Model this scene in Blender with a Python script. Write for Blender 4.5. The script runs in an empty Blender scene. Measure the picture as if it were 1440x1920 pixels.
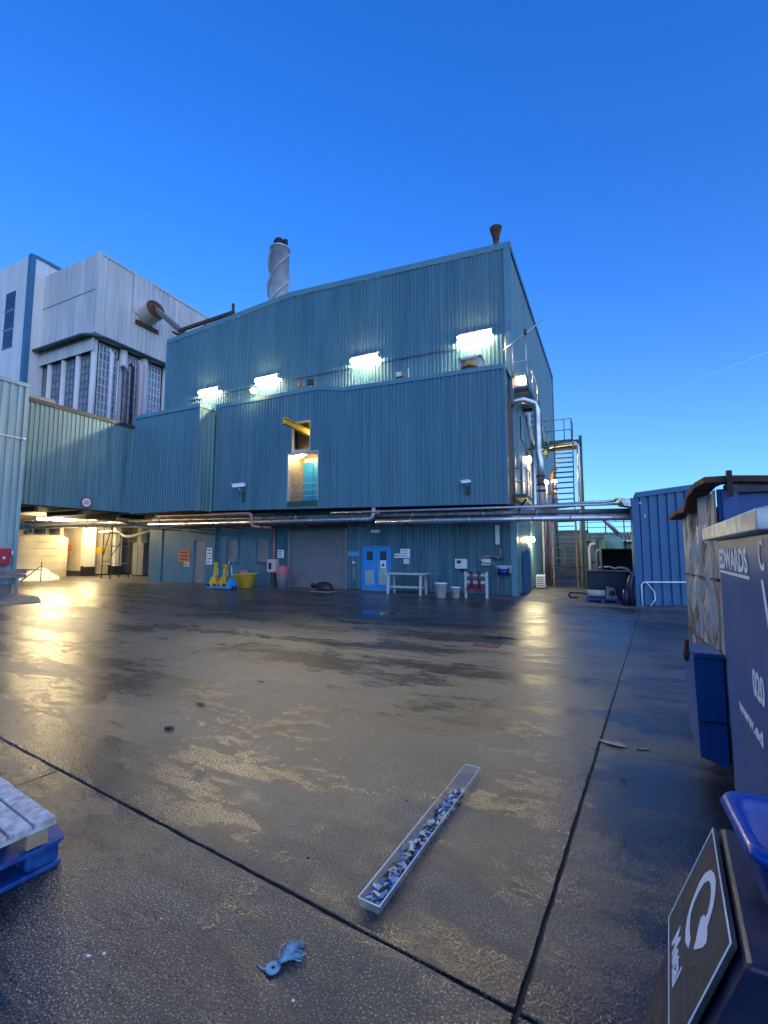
import bpy, math, random
from mathutils import Vector, Matrix
random.seed(7)
S = bpy.context.scene
C = S.collection
# ------------------------------------------------------------------ camera, sky, sun, exposure
F, CX, CY = 838.0, 720.0, 960.0
PITCH = math.atan(75.5 / F)
YAW = math.radians(25.25)
CAM = Vector((2.945, -18.941, 1.78))
cd = bpy.data.cameras.new('camera'); cam = bpy.data.objects.new('camera', cd); C.objects.link(cam)
cd.sensor_fit = 'VERTICAL'; cd.sensor_height = 36.0; cd.lens = 36.0 * F / 1920.0
cd.clip_start = 0.05; cd.clip_end = 3000
cam.location = CAM; cam.rotation_euler = (math.pi / 2 + PITCH, 0, YAW)
S.camera = cam
S.view_settings.view_transform = 'Standard'; S.view_settings.look = 'None'
S.view_settings.gamma = 1.0; S.view_settings.exposure = 1.85; S.view_settings.use_curve_mapping = False
SUN_EL, SUN_AZ = math.radians(9.0), math.radians(128)
w = bpy.data.worlds.new('World'); S.world = w; w.use_nodes = True
nt = w.node_tree; bg = nt.nodes['Background']
sky = nt.nodes.new('ShaderNodeTexSky'); sky.sky_type = 'NISHITA'; sky.sun_disc = False
sky.sun_elevation = SUN_EL; sky.sun_rotation = SUN_AZ
sky.altitude = 0; sky.air_density = 1.0; sky.dust_density = 0.0; sky.ozone_density = 3.0
hs = nt.nodes.new('ShaderNodeHueSaturation'); hs.inputs['Saturation'].default_value = 1.27
hs.inputs['Hue'].default_value = 0.5235
nt.links.new(sky.outputs[0], hs.inputs['Color'])
# soft shoulder on the sky's brightness, the same in every direction: c / (1 + c / limit)
sr = nt.nodes.new('ShaderNodeSeparateColor'); cr = nt.nodes.new('ShaderNodeCombineColor'); nt.links.new(hs.outputs[0], sr.inputs[0])
for i_, lim in enumerate((0.8, 3.0, 12.0)):
    a_ = nt.nodes.new('ShaderNodeMath'); a_.operation = 'MULTIPLY_ADD'; a_.inputs[1].default_value = 1 / lim; a_.inputs[2].default_value = 1.0
    d_ = nt.nodes.new('ShaderNodeMath'); d_.operation = 'DIVIDE'
    nt.links.new(sr.outputs[i_], a_.inputs[0]); nt.links.new(sr.outputs[i_], d_.inputs[0]); nt.links.new(a_.outputs[0], d_.inputs[1]); nt.links.new(d_.outputs[0], cr.inputs[i_])
nt.links.new(cr.outputs[0], bg.inputs['Color'])
bg.inputs['Strength'].default_value = 0.15
sd = bpy.data.lights.new('sun', 'SUN'); sun = bpy.data.objects.new('sun', sd); C.objects.link(sun)
sd.energy = 0.48; sd.angle = math.radians(110); sd.color = (1.0, 0.985, 0.96)
sun.rotation_euler = (math.pi / 2 - SUN_EL, 0, math.pi - SUN_AZ); sun.location = (0, -30, 30)

# ------------------------------------------------------------------ pixel rays (photo pixels -> directions)
def ray(px, py):
    x = (px - CX) / F; d = (py - CY) / F
    c, s = math.cos(PITCH), math.sin(PITCH)
    v = (x, c + d * s, s - d * c)
    c, s = math.cos(YAW), math.sin(YAW)
    return Vector((c * v[0] - s * v[1], s * v[0] + c * v[1], v[2]))
def G(px, py, z=0.0):
    r = ray(px, py); return CAM + r * ((z - CAM.z) / r.z)
def onY(px, py, y):
    r = ray(px, py); return CAM + r * ((y - CAM.y) / r.y)
def onX(px, py, x):
    r = ray(px, py); return CAM + r * ((x - CAM.x) / r.x)

# ------------------------------------------------------------------ materials
MATS = {}
def nodes(m):
    m.use_nodes = True; t = m.node_tree; return t, t.nodes['Principled BSDF']
def mat(name, c1, rough=0.6, metal=0.0, c2=None, scale=3.0, stretch=(1, 1, 1), bump=0.0, bscale=40.0, spec=0.5, lo=0.35, hi=0.65, rvar=0.0, coat=0.0, detail=6.0, dirt=0.0):
    if name in MATS: return MATS[name]
    m = bpy.data.materials.new(name); t, p = nodes(m); N, L = t.nodes, t.links
    p.inputs['Roughness'].default_value = rough; p.inputs['Metallic'].default_value = metal
    p.inputs['Specular IOR Level'].default_value = spec; p.inputs['Coat Weight'].default_value = coat
    p.inputs['Base Color'].default_value = (*c1, 1)
    if c2 or rvar or bump:
        g = N.new('ShaderNodeNewGeometry'); mp = N.new('ShaderNodeMapping'); mp.inputs['Scale'].default_value = stretch
        L.new(g.outputs['Position'], mp.inputs['Vector'])
        n = N.new('ShaderNodeTexNoise'); n.inputs['Scale'].default_value = scale; n.inputs['Detail'].default_value = detail
        L.new(mp.outputs[0], n.inputs['Vector'])
        mr = N.new('ShaderNodeMapRange'); mr.inputs[1].default_value = lo; mr.inputs[2].default_value = hi
        L.new(n.outputs['Fac'], mr.inputs[0])
        if c2:
            mx = N.new('ShaderNodeMix'); mx.data_type = 'RGBA'
            mx.inputs[6].default_value = (*c1, 1); mx.inputs[7].default_value = (*c2, 1)
            L.new(mr.outputs[0], mx.inputs[0]); L.new(mx.outputs[2], p.inputs['Base Color'])
            if dirt:      # faint grime runs and sheet-to-sheet fading
                mp3 = N.new('ShaderNodeMapping'); mp3.inputs['Scale'].default_value = (1, 1, .05); L.new(g.outputs['Position'], mp3.inputs[0])
                n3 = N.new('ShaderNodeTexNoise'); n3.inputs['Scale'].default_value = 4.5; n3.inputs['Detail'].default_value = 8; L.new(mp3.outputs[0], n3.inputs['Vector'])
                sn = N.new('ShaderNodeVectorMath'); sn.operation = 'SNAP'; sn.inputs[1].default_value = (1.08, 1.08, 50); L.new(g.outputs['Position'], sn.inputs[0])
                wn = N.new('ShaderNodeTexWhiteNoise'); L.new(sn.outputs[0], wn.inputs['Vector'])
                r3 = N.new('ShaderNodeMapRange'); r3.inputs[1].default_value = .35; r3.inputs[2].default_value = .7; r3.inputs[3].default_value = 1.04; r3.inputs[4].default_value = 1 - dirt; L.new(n3.outputs['Fac'], r3.inputs[0])
                r4 = N.new('ShaderNodeMapRange'); r4.inputs[3].default_value = 1 - dirt * .25; r4.inputs[4].default_value = 1.0; L.new(wn.outputs['Value'], r4.inputs[0])
                mu = N.new('ShaderNodeMath'); mu.operation = 'MULTIPLY'; L.new(r3.outputs[0], mu.inputs[0]); L.new(r4.outputs[0], mu.inputs[1])
                sc = N.new('ShaderNodeVectorMath'); sc.operation = 'SCALE'; L.new(mx.outputs[2], sc.inputs[0]); L.new(mu.outputs[0], sc.inputs['Scale']); L.new(sc.outputs[0], p.inputs['Base Color'])
        if rvar:
            r = N.new('ShaderNodeMapRange'); r.inputs[3].default_value = rough - rvar; r.inputs[4].default_value = rough + rvar
            L.new(mr.outputs[0], r.inputs[0]); L.new(r.outputs[0], p.inputs['Roughness'])
        if bump:
            n2 = N.new('ShaderNodeTexNoise'); n2.inputs['Scale'].default_value = bscale; n2.inputs['Detail'].default_value = 4
            L.new(g.outputs['Position'], n2.inputs['Vector'])
            b = N.new('ShaderNodeBump'); b.inputs['Strength'].default_value = bump; b.inputs['Distance'].default_value = 0.01
            L.new(n2.outputs['Fac'], b.inputs['Height']); L.new(b.outputs[0], p.inputs['Normal'])
    MATS[name] = m; return m
def glow(name, col, strength):
    m = bpy.data.materials.new(name); t, p = nodes(m)
    p.inputs['Base Color'].default_value = (0.8, 0.8, 0.75, 1)
    p.inputs['Emission Color'].default_value = (*col, 1); p.inputs['Emission Strength'].default_value = strength
    MATS[name] = m; return m

clad = mat('clad', (0.078, 0.20, 0.262), 0.42, c2=(0.098, 0.232, 0.295), scale=0.9, stretch=(1, 1, 0.12), rvar=0.08, spec=0.5, dirt=.22)
clad_shaded = mat('clad_shaded', (0.048, 0.15, 0.205), 0.5, c2=(0.08, 0.20, 0.26), scale=1.3, stretch=(1, 1, 0.15), rvar=0.1, dirt=.4)  # darker copy of clad: the overhang's shade is put into the colour
clad_pale = mat('clad_pale', (0.20, 0.34, 0.39), 0.45, c2=(0.27, 0.40, 0.44), scale=1.2, stretch=(1, 1, 0.1), rvar=0.08, dirt=.3)
clad_bridge = mat('clad_bridge', (0.10, 0.24, 0.275), 0.45, c2=(0.155, 0.30, 0.32), scale=1.5, stretch=(1, 1, 0.08), rvar=0.08, dirt=.35)
flash = mat('flashing', (0.09, 0.23, 0.29), 0.4, c2=(0.12, 0.26, 0.32), scale=2)
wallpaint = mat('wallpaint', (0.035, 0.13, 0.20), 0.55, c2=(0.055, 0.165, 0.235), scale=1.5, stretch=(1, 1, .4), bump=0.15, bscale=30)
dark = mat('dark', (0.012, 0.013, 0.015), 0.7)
darkgrey = mat('darkgrey', (0.05, 0.052, 0.055), 0.6, c2=(0.03, 0.03, 0.03))
grey = mat('grey', (0.20, 0.21, 0.22), 0.55, c2=(0.16, 0.165, 0.17))
slate = mat('slate', (0.19, 0.205, 0.22), 0.5, c2=(0.16, 0.17, 0.185), scale=2)
silver = mat('silver', (0.62, 0.63, 0.65), 0.34, 0.85, c2=(0.45, 0.46, 0.48), scale=2.5, rvar=0.1, bump=0.06, bscale=6)
galv = mat('galv', (0.52, 0.53, 0.55), 0.4, 0.7, c2=(0.38, 0.39, 0.41), scale=9, rvar=0.1)
pipegrey = mat('pipegrey', (0.16, 0.17, 0.18), 0.45, 0.5, c2=(0.09, 0.09, 0.10), scale=3)
rust = mat('rust', (0.16, 0.065, 0.03), 0.85, c2=(0.06, 0.03, 0.02), scale=6, bump=0.3)
white = mat('white', (0.72, 0.73, 0.74), 0.5, c2=(0.60, 0.61, 0.62), scale=4)
whitewall = mat('whitewall', (0.80, 0.78, 0.75), 0.6, c2=(0.68, 0.65, 0.60), scale=0.8, stretch=(1, 1, .2))
whiteclad = mat('whiteclad', (0.74, 0.71, 0.68), 0.5, c2=(0.63, 0.60, 0.57), scale=0.7, stretch=(1, 1, .15), dirt=.25)
cream = mat('cream', (0.62, 0.56, 0.44), 0.65, c2=(0.48, 0.42, 0.32), scale=1.2)
trimblue = mat('trimblue', (0.05, 0.17, 0.30), 0.5)
glass_dark = mat('glass_dark', (0.02, 0.025, 0.05), 0.12)
glass_pale = mat('glass_pale', (0.16, 0.19, 0.26), 0.12, c2=(0.30, 0.34, 0.38), scale=1.5)
greenroof = mat('greenroof', (0.03, 0.075, 0.06), 0.55, c2=(0.05, 0.09, 0.08))
greensteel = mat('greensteel', (0.02, 0.075, 0.05), 0.5, c2=(0.035, 0.09, 0.06))
yellow = mat('yellow', (0.70, 0.46, 0.03), 0.5, c2=(0.55, 0.36, 0.04), scale=8)
orange = mat('orange', (0.55, 0.16, 0.05), 0.6)
red = mat('red', (0.42, 0.03, 0.05), 0.5, c2=(0.33, 0.03, 0.045))
pinkred = mat('pinkred', (0.48, 0.13, 0.16), 0.6, c2=(0.40, 0.10, 0.12))
pinkpipe = mat('pinkpipe', (0.42, 0.16, 0.14), 0.55)
pinkbox = mat('pinkbox', (0.55, 0.42, 0.42), 0.6)
darkred = mat('darkred', (0.16, 0.02, 0.02), 0.5)
doorblue = mat('doorblue', (0.02, 0.24, 0.62), 0.4, c2=(0.025, 0.27, 0.66), scale=2)
brightblue = mat('brightblue', (0.01, 0.26, 0.55), 0.4)
plasticblue = mat('plasticblue', (0.001, 0.042, 0.27), 0.28, c2=(0.002, 0.052, 0.30), scale=5, rvar=0.06)
palletblue = mat('palletblue', (0.003, 0.04, 0.22), 0.4, c2=(0.015, 0.09, 0.30), scale=14, rvar=0.1, bump=0.1)
navy = mat('navy', (0.005, 0.010, 0.04), 0.45, c2=(0.014, 0.02, 0.05), scale=9, rvar=0.12, bump=.08, bscale=120)
panelblue = mat('panelblue', (0.008, 0.08, 0.29), 0.38, c2=(0.012, 0.09, 0.31), spec=.25, scale=1.5, detail=2, rvar=0.03, dirt=.35)
skipblue = mat('skipblue', (0.01, 0.075, 0.26), 0.45, c2=(0.05, 0.10, 0.20), scale=6, lo=.5, hi=.75, bump=0.1, bscale=15)
shedblue = mat('shedblue', (0.015, 0.10, 0.22), 0.5, c2=(0.02, 0.12, 0.25), scale=2)
woodwhite = mat('woodwhite', (0.62, 0.64, 0.62), 0.65, c2=(0.36, 0.36, 0.33), scale=22, bump=0.35, bscale=60)
woodraw = mat('woodraw', (0.42, 0.32, 0.19), 0.75, c2=(0.33, 0.24, 0.14), scale=14, bump=0.2)
timber = mat('timber', (0.30, 0.24, 0.20), 0.8, c2=(0.18, 0.14, 0.12), scale=9)
black = mat('black', (0.012, 0.012, 0.014), 0.5, bump=0.4, bscale=18)
platedark = mat('platedark', (0.035, 0.04, 0.043), 0.5, c2=(0.055, 0.056, 0.058), scale=16, rvar=.12)
signwhite = mat('signwhite', (0.75, 0.78, 0.84), 0.45)
signblue = mat('signblue', (0.10, 0.30, 0.55), 0.45)
conc = mat('conc', (0.20, 0.19, 0.18), 0.8, c2=(0.14, 0.135, 0.13), scale=3, bump=0.3)
clearplast = mat('clearplast', (0.55, 0.57, 0.58), 0.25, spec=0.6)
_t, _p = nodes(clearplast); _p.inputs['Alpha'].default_value = 0.20; _p.inputs['Roughness'].default_value = .12
cardb = mat('cardboard', (0.50, 0.37, 0.24), 0.7, c2=(0.42, 0.30, 0.2), scale=20)
leafbrown = mat('leafbrown', (0.28, 0.17, 0.13), 0.6, c2=(0.2, 0.12, 0.1), scale=30)
ragblue = mat('ragblue', (0.16, 0.32, 0.44), 0.7, c2=(0.22, 0.42, 0.55), scale=60)
salt = mat('salt', (0.75, 0.72, 0.68), 0.9, bump=0.5, bscale=12)
tankgreen = mat('tankgreen', (0.10, 0.24, 0.20), 0.5, c2=(0.16, 0.30, 0.26), scale=1.5)
concwall = mat('concwall', (0.30, 0.34, 0.26), 0.8, c2=(0.20, 0.26, 0.20), scale=1.2)
joint = mat('joint', (0.02, 0.019, 0.018), 0.75, c2=(.035,.032,.028), scale=30)
lampwarm = glow('lampwarm', (1.0, 0.60, 0.20), 28.0)
lamp_boost = glow('lamp_boost', (1.0, 0.87, 0.58), 520.0)
lampside = glow('lampside', (1.0, 0.68, 0.27), 34.0)
lamptube = glow('lamptube', (1.0, 0.76, 0.38), 150.0)

def brickmat(name, c1, c2, mortar, sx=1.0):
    m = bpy.data.materials.new(name); t, p = nodes(m); N, L = t.nodes, t.links
    tc = N.new('ShaderNodeTexCoord'); b = N.new('ShaderNodeTexBrick')
    mp = N.new('ShaderNodeMapping'); mp.inputs['Rotation'].default_value = (math.pi / 2, 0, 0)
    sp = N.new('ShaderNodeSeparateXYZ'); cb = N.new('ShaderNodeCombineXYZ'); ad = N.new('ShaderNodeMath')
    g = N.new('ShaderNodeNewGeometry'); L.new(g.outputs['Position'], sp.inputs[0])
    L.new(sp.outputs[0], ad.inputs[0]); L.new(sp.outputs[1], ad.inputs[1]); L.new(ad.outputs[0], cb.inputs[0]); L.new(sp.outputs[2], cb.inputs[1])
    b.inputs['Scale'].default_value = 1; b.inputs['Brick Width'].default_value = 0.225; b.inputs['Row Height'].default_value = 0.075
    b.inputs['Mortar Size'].default_value = 0.008
    for k, c in zip(('Color1', 'Color2', 'Mortar'), (c1, c2, mortar)): b.inputs[k].default_value = (*c, 1)
    L.new(cb.outputs[0], b.inputs['Vector']); L.new(b.outputs['Color'], p.inputs['Base Color'])
    bu = N.new('ShaderNodeBump'); bu.invert = True; bu.inputs['Strength'].default_value = 0.6; bu.inputs['Distance'].default_value = 0.01
    L.new(b.outputs['Fac'], bu.inputs['Height']); L.new(bu.outputs[0], p.inputs['Normal'])
    p.inputs['Roughness'].default_value = 0.85
    MATS[name] = m; return m
brick = brickmat('brickwork', (0.16, 0.075, 0.045), (0.10, 0.05, 0.035), (0.13, 0.11, 0.09))
blockwork = brickmat('blockwork', (0.42, 0.33, 0.22), (0.34, 0.26, 0.17), (0.20, 0.17, 0.13))

def groundmat():
    m = bpy.data.materials.new('wet_concrete'); t, p = nodes(m); N, L = t.nodes, t.links
    g = N.new('ShaderNodeNewGeometry')
    def noise(scale, detail=6, stretch=None, rot=0.0, rough=0.55):
        n = N.new('ShaderNodeTexNoise'); n.inputs['Scale'].default_value = scale; n.inputs['Detail'].default_value = detail
        n.inputs['Roughness'].default_value = rough
        if stretch:
            a = N.new('ShaderNodeMapping'); a.inputs['Rotation'].default_value = (0, 0, rot); a.inputs['Scale'].default_value = stretch
            L.new(g.outputs['Position'], a.inputs['Vector']); L.new(a.outputs[0], n.inputs['Vector'])
        else: L.new(g.outputs['Position'], n.inputs['Vector'])
        return n.outputs['Fac']
    def rng(x, a, b, c, d):
        r = N.new('ShaderNodeMapRange'); r.inputs[1].default_value = a; r.inputs[2].default_value = b; r.inputs[3].default_value = c; r.inputs[4].default_value = d
        r.interpolation_type = 'SMOOTHSTEP'; L.new(x, r.inputs[0]); return r.outputs[0]
    def math_(op, a, b):
        n = N.new('ShaderNodeMath'); n.operation = op
        for i, v in enumerate((a, b)):
            if isinstance(v, (int, float)): n.inputs[i].default_value = v
            else: L.new(v, n.inputs[i])
        return n.outputs[0]
    def mix(f, a, b):
        x = N.new('ShaderNodeMix'); x.data_type = 'RGBA'; L.new(f, x.inputs[0])
        for i, v in ((6, a), (7, b)):
            if isinstance(v, tuple): x.inputs[i].default_value = (*v, 1)
            else: L.new(v, x.inputs[i])
        return x.outputs[2]
    sep = N.new('ShaderNodeSeparateXYZ'); L.new(g.outputs['Position'], sep.inputs[0])
    med = noise(1.1, 5, (0.5, 1.2, 1), 0.35); streak = noise(0.75, 5, (0.40, 1.5, 1), 0.75, 0.58); streak2 = noise(2.4, 7, (0.20, 1.5, 1), 1.0, 0.62)
    fine = noise(75, 3, rough=.75); agg_glint = noise(105, 1); clump = noise(9, 6, rough=.7)
    near = rng(sep.outputs[1], -17.4, -16.4, 1, 0)      # the slab before the long joint has coarser, darker exposed aggregate
    base = mix(rng(fine, .38, .62, 0, 1), (0.006, 0.0062, 0.0055), (0.092, 0.095, 0.080))
    base = mix(rng(clump, .40, .62, 0, .7), base, (0.020, 0.0205, 0.019))
    base = mix(rng(agg_glint, .585, .66, 0, .9), base, (0.40, 0.40, 0.36))  # pale aggregate specks, with their wet sparkle painted into the colour
    base = mix(rng(med, .40, .62, 0, .5), base, (0.026, 0.026, 0.024))
    base = mix(rng(streak2, .48, .64, 0, .75), base, (0.012, 0.012, 0.012))
    stain = rng(streak, .46, .62, 0, .9)
    base = mix(stain, base, (0.010, 0.010, 0.010))
    blot = rng(noise(0.6, 6, (.7, 1.25, 1), 0.5, .6), .48, .64, 0, .8)
    base = mix(blot, base, (0.010, 0.010, 0.011))
    redd = rng(noise(0.5, 3), .6, .72, 0, .3)
    base = mix(redd, base, (0.05, 0.032, 0.027))
    L.new(base, p.inputs['Base Color'])
    yy = math_('ADD', sep.outputs[1], math_('MULTIPLY', math_('SUBTRACT', noise(0.5, 5), .5), 7.0))
    zone = math_('MULTIPLY', rng(yy, -11.0, -8.0, 0, 1), rng(yy, -3.4, -2.2, 1, 0))
    film = math_('MAXIMUM', math_('MAXIMUM', stain, blot), math_('MULTIPLY', zone, .5))     # thin water film over the stained hollows
    film = math_('MAXIMUM', film, math_('MULTIPLY', rng(streak2, .46, .64, 0, 1), .5))
    mott = noise(5.5, 9, (.55, 1.2, 1), .7, .72)
    film = math_('MINIMUM', math_('ADD', film, rng(mott, .40, .64, 0, .65)), 1.0)
    r = math_('SUBTRACT', 0.42, math_('MULTIPLY', film, 0.15))
    r = math_('ADD', r, math_('MULTIPLY', math_('SUBTRACT', fine, 0.5), 0.35))
    spec_ = math_('SUBTRACT', 0.80, math_('MULTIPLY', film, 0.36)); L.new(math_('ADD', spec_, rng(agg_glint, .58, .66, 0, .8)), p.inputs['Specular IOR Level'])
    L.new(r, p.inputs['Roughness'])
    brush = noise(30, 4, (1, .15, 1), 0.9)
    h = math_('ADD', math_('MULTIPLY', fine, math_('ADD', .55, math_('MULTIPLY', near, .35))), math_('MULTIPLY', agg_glint, .8)); h = math_('ADD', h, math_('MULTIPLY', brush, 0.35)); h = math_('ADD', h, math_('MULTIPLY', noise(3, 6), 1.2))
    b = N.new('ShaderNodeBump'); b.inputs['Distance'].default_value = 0.009
    L.new(math_('SUBTRACT', 0.9, math_('MULTIPLY', film, 0.62)), b.inputs['Strength'])
    L.new(h, b.inputs['Height']); L.new(b.outputs[0], p.inputs['Normal'])
    return m
wet = groundmat()

def rustpaint(name, paint):
    m = bpy.data.materials.new(name); t, p = nodes(m); N, L = t.nodes, t.links
    g = N.new('ShaderNodeNewGeometry'); mp = N.new('ShaderNodeMapping'); mp.inputs['Scale'].default_value = (1.6, 1.6, .28); L.new(g.outputs['Position'], mp.inputs[0])
    n = N.new('ShaderNodeTexNoise'); n.inputs['Scale'].default_value = 4.5; n.inputs['Detail'].default_value = 10; n.inputs['Roughness'].default_value = .7; L.new(mp.outputs[0], n.inputs[0])
    r = N.new('ShaderNodeValToRGB'); e = r.color_ramp.elements
    e[0].position = .44; e[0].color = (*paint, 1); e[1].position = .70; e[1].color = (0.035, 0.014, 0.01, 1)
    for pos, c in ((.50, tuple(.7 * x for x in paint)), (.56, (.085, .065, .055)), (.61, (.05, .024, .018))):
        k = e.new(pos); k.color = (*c, 1)
    L.new(n.outputs['Fac'], r.inputs[0]); L.new(r.outputs[0], p.inputs['Base Color'])
    b = N.new('ShaderNodeBump'); b.inputs['Strength'].default_value = .3; b.inputs['Distance'].default_value = .012; L.new(n.outputs['Fac'], b.inputs['Height']); L.new(b.outputs[0], p.inputs['Normal'])
    p.inputs['Roughness'].default_value = .5; return m
rustgrey = rustpaint('worn_grey_paint', (0.34, 0.39, 0.42))

# ------------------------------------------------------------------ mesh builder
class MB:
    def __init__(s): s.v = []; s.f = []; s.sm = []
    def add(s, vs, fs, smooth=False):
        n = len(s.v); s.v += [tuple(v) for v in vs]; s.f += [tuple(i + n for i in f) for f in fs]; s.sm += [smooth] * len(fs); return s
    def box(s, x0, y0, z0, x1, y1, z1):
        x0, x1 = min(x0, x1), max(x0, x1); y0, y1 = min(y0, y1), max(y0, y1); z0, z1 = min(z0, z1), max(z0, z1)
        return s.hexa([(x0, y0, z0), (x1, y0, z0), (x1, y1, z0), (x0, y1, z0), (x0, y0, z1), (x1, y0, z1), (x1, y1, z1), (x0, y1, z1)])
    def hexa(s, p): return s.add(p, [(0, 3, 2, 1), (4, 5, 6, 7), (0, 1, 5, 4), (1, 2, 6, 5), (2, 3, 7, 6), (3, 0, 4, 7)])
    def bar(s, a, b, w, h=None, up=(0, 0, 1)):
        a, b = Vector(a), Vector(b); h = h or w; d = (b - a).normalized(); up = Vector(up)
        if abs(d.dot(up)) > .98: up = Vector((0, 1, 0))
        x = d.cross(up).normalized() * (w / 2); y = x.cross(d).normalized() * (h / 2)
        return s.hexa([a - x - y, a + x - y, a + x + y, a - x + y, b - x - y, b + x - y, b + x + y, b - x + y]) if False else s.add(
            [a - x - y, a + x - y, a + x + y, a - x + y, b - x - y, b + x - y, b + x + y, b - x + y],
            [(0, 1, 2, 3), (7, 6, 5, 4), (0, 4, 5, 1), (1, 5, 6, 2), (2, 6, 7, 3), (3, 7, 4, 0)])
    def tube(s, pts, r, n=10, caps=True):
        pts = [Vector(p) for p in pts]; rr = r if isinstance(r, (list, tuple)) else [r] * len(pts)
        rings = []; u = None
        for i, p in enumerate(pts):
            d = (pts[min(i + 1, len(pts) - 1)] - pts[max(i - 1, 0)]).normalized()
            if u is None: u = d.orthogonal().normalized()
            u = (u - d * u.dot(d)); u = u.normalized() if u.length > 1e-6 else d.orthogonal().normalized()
            vv = d.cross(u)
            k = 1.0
            if 0 < i < len(pts) - 1:
                c = (pts[i] - pts[i - 1]).normalized().dot((pts[i + 1] - pts[i]).normalized()); k = min(1.4, 1 / max(.5, math.sqrt((1 + c) / 2)))
            rings.append([p + (u * math.cos(6.28319 * j / n) + vv * math.sin(6.28319 * j / n)) * rr[i] * k for j in range(n)])
        vs = [v for r_ in rings for v in r_]; fs = []
        for i in range(len(pts) - 1):
            for j in range(n): fs.append((i * n + j, i * n + (j + 1) % n, (i + 1) * n + (j + 1) % n, (i + 1) * n + j))
        s.add(vs, fs, True)
        if caps:
            m = len(s.v) - len(vs)
            s.f.append(tuple(m + j for j in range(n - 1, -1, -1))); s.sm.append(False)
            s.f.append(tuple(m + (len(pts) - 1) * n + j for j in range(n))); s.sm.append(False)
        return s
    def lathe(s, prof, c=(0, 0, 0), n=24, smooth=True):
        vs = [(c[0] + r * math.cos(6.28319 * j / n), c[1] + r * math.sin(6.28319 * j / n), c[2] + z) for r, z in prof for j in range(n)]
        fs = [(i * n + j, i * n + (j + 1) % n, (i + 1) * n + (j + 1) % n, (i + 1) * n + j) for i in range(len(prof) - 1) for j in range(n)]
        return s.add(vs, fs, smooth)
    def prism(s, poly, d):   # poly: list of 3D points in order, extruded by vector d
        n = len(poly); d = Vector(d); a = [Vector(p) for p in poly]; b = [p + d for p in a]
        return s.add(a + b, [tuple(range(n))[::-1], tuple(range(n, 2 * n))] + [(i, (i + 1) % n, n + (i + 1) % n, n + i) for i in range(n)])
    def build(s, name, m, parent=None, bevel=0.0, loc=None, kind=None):
        me = bpy.data.meshes.new(name)
        vs = s.v
        if parent is not None and parent.get('_o'):
            o0 = Vector(parent['_o']); vs = [Vector(v) - o0 for v in vs]
        if loc is not None: vs = [Vector(v) - Vector(loc) for v in vs]
        me.from_pydata([tuple(v) for v in vs], [], s.f); me.update()
        for p, f in zip(me.polygons, s.sm): p.use_smooth = f
        me.materials.append(m)
        import bmesh
        bm = bmesh.new(); bm.from_mesh(me); bmesh.ops.recalc_face_normals(bm, faces=bm.faces); bm.to_mesh(me); bm.free()
        o = bpy.data.objects.new(name, me); C.objects.link(o)
        if parent is not None: o.parent = parent
        if loc is not None: o.location = loc; o['_o'] = tuple(loc)
        elif parent is not None and parent.get('_o'): o['_o'] = parent['_o']
        if bevel:
            md = o.modifiers.new('bevel', 'BEVEL'); md.width = bevel; md.segments = 2; md.limit_method = 'ANGLE'
        if kind: o['kind'] = kind
        return o
def box(*a): return MB().box(*a)
def thing(name, label, cat, loc=(0, 0, 0), group=None):
    o = bpy.data.objects.new(name, None); C.objects.link(o); o.location = loc; o['_o'] = tuple(loc); o.empty_display_size = .2
    return tag(o, label, cat, group)
def tag(o, label, cat, group=None):
    o['label'] = label; o['category'] = cat
    if group: o['group'] = group
    return o
def single(name, mb, m, label, cat, group=None, bevel=0.0, loc=None):
    if loc is None:
        xs = [v[0] for v in mb.v]; ys = [v[1] for v in mb.v]; zs = [v[2] for v in mb.v]
        loc = ((min(xs) + max(xs)) / 2, (min(ys) + max(ys)) / 2, min(zs))
    return tag(mb.build(name, m, None, bevel, loc), label, cat, group)
def copy_tree(o, delta=(0, 0, 0), parent=None, label=None):
    c = o.copy(); C.objects.link(c); c.parent = parent
    if parent is None: c.location = Vector(o.location) + Vector(delta)
    if label: c['label'] = label
    for ch in list(o.children): copy_tree(ch, parent=c)
    return c

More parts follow.
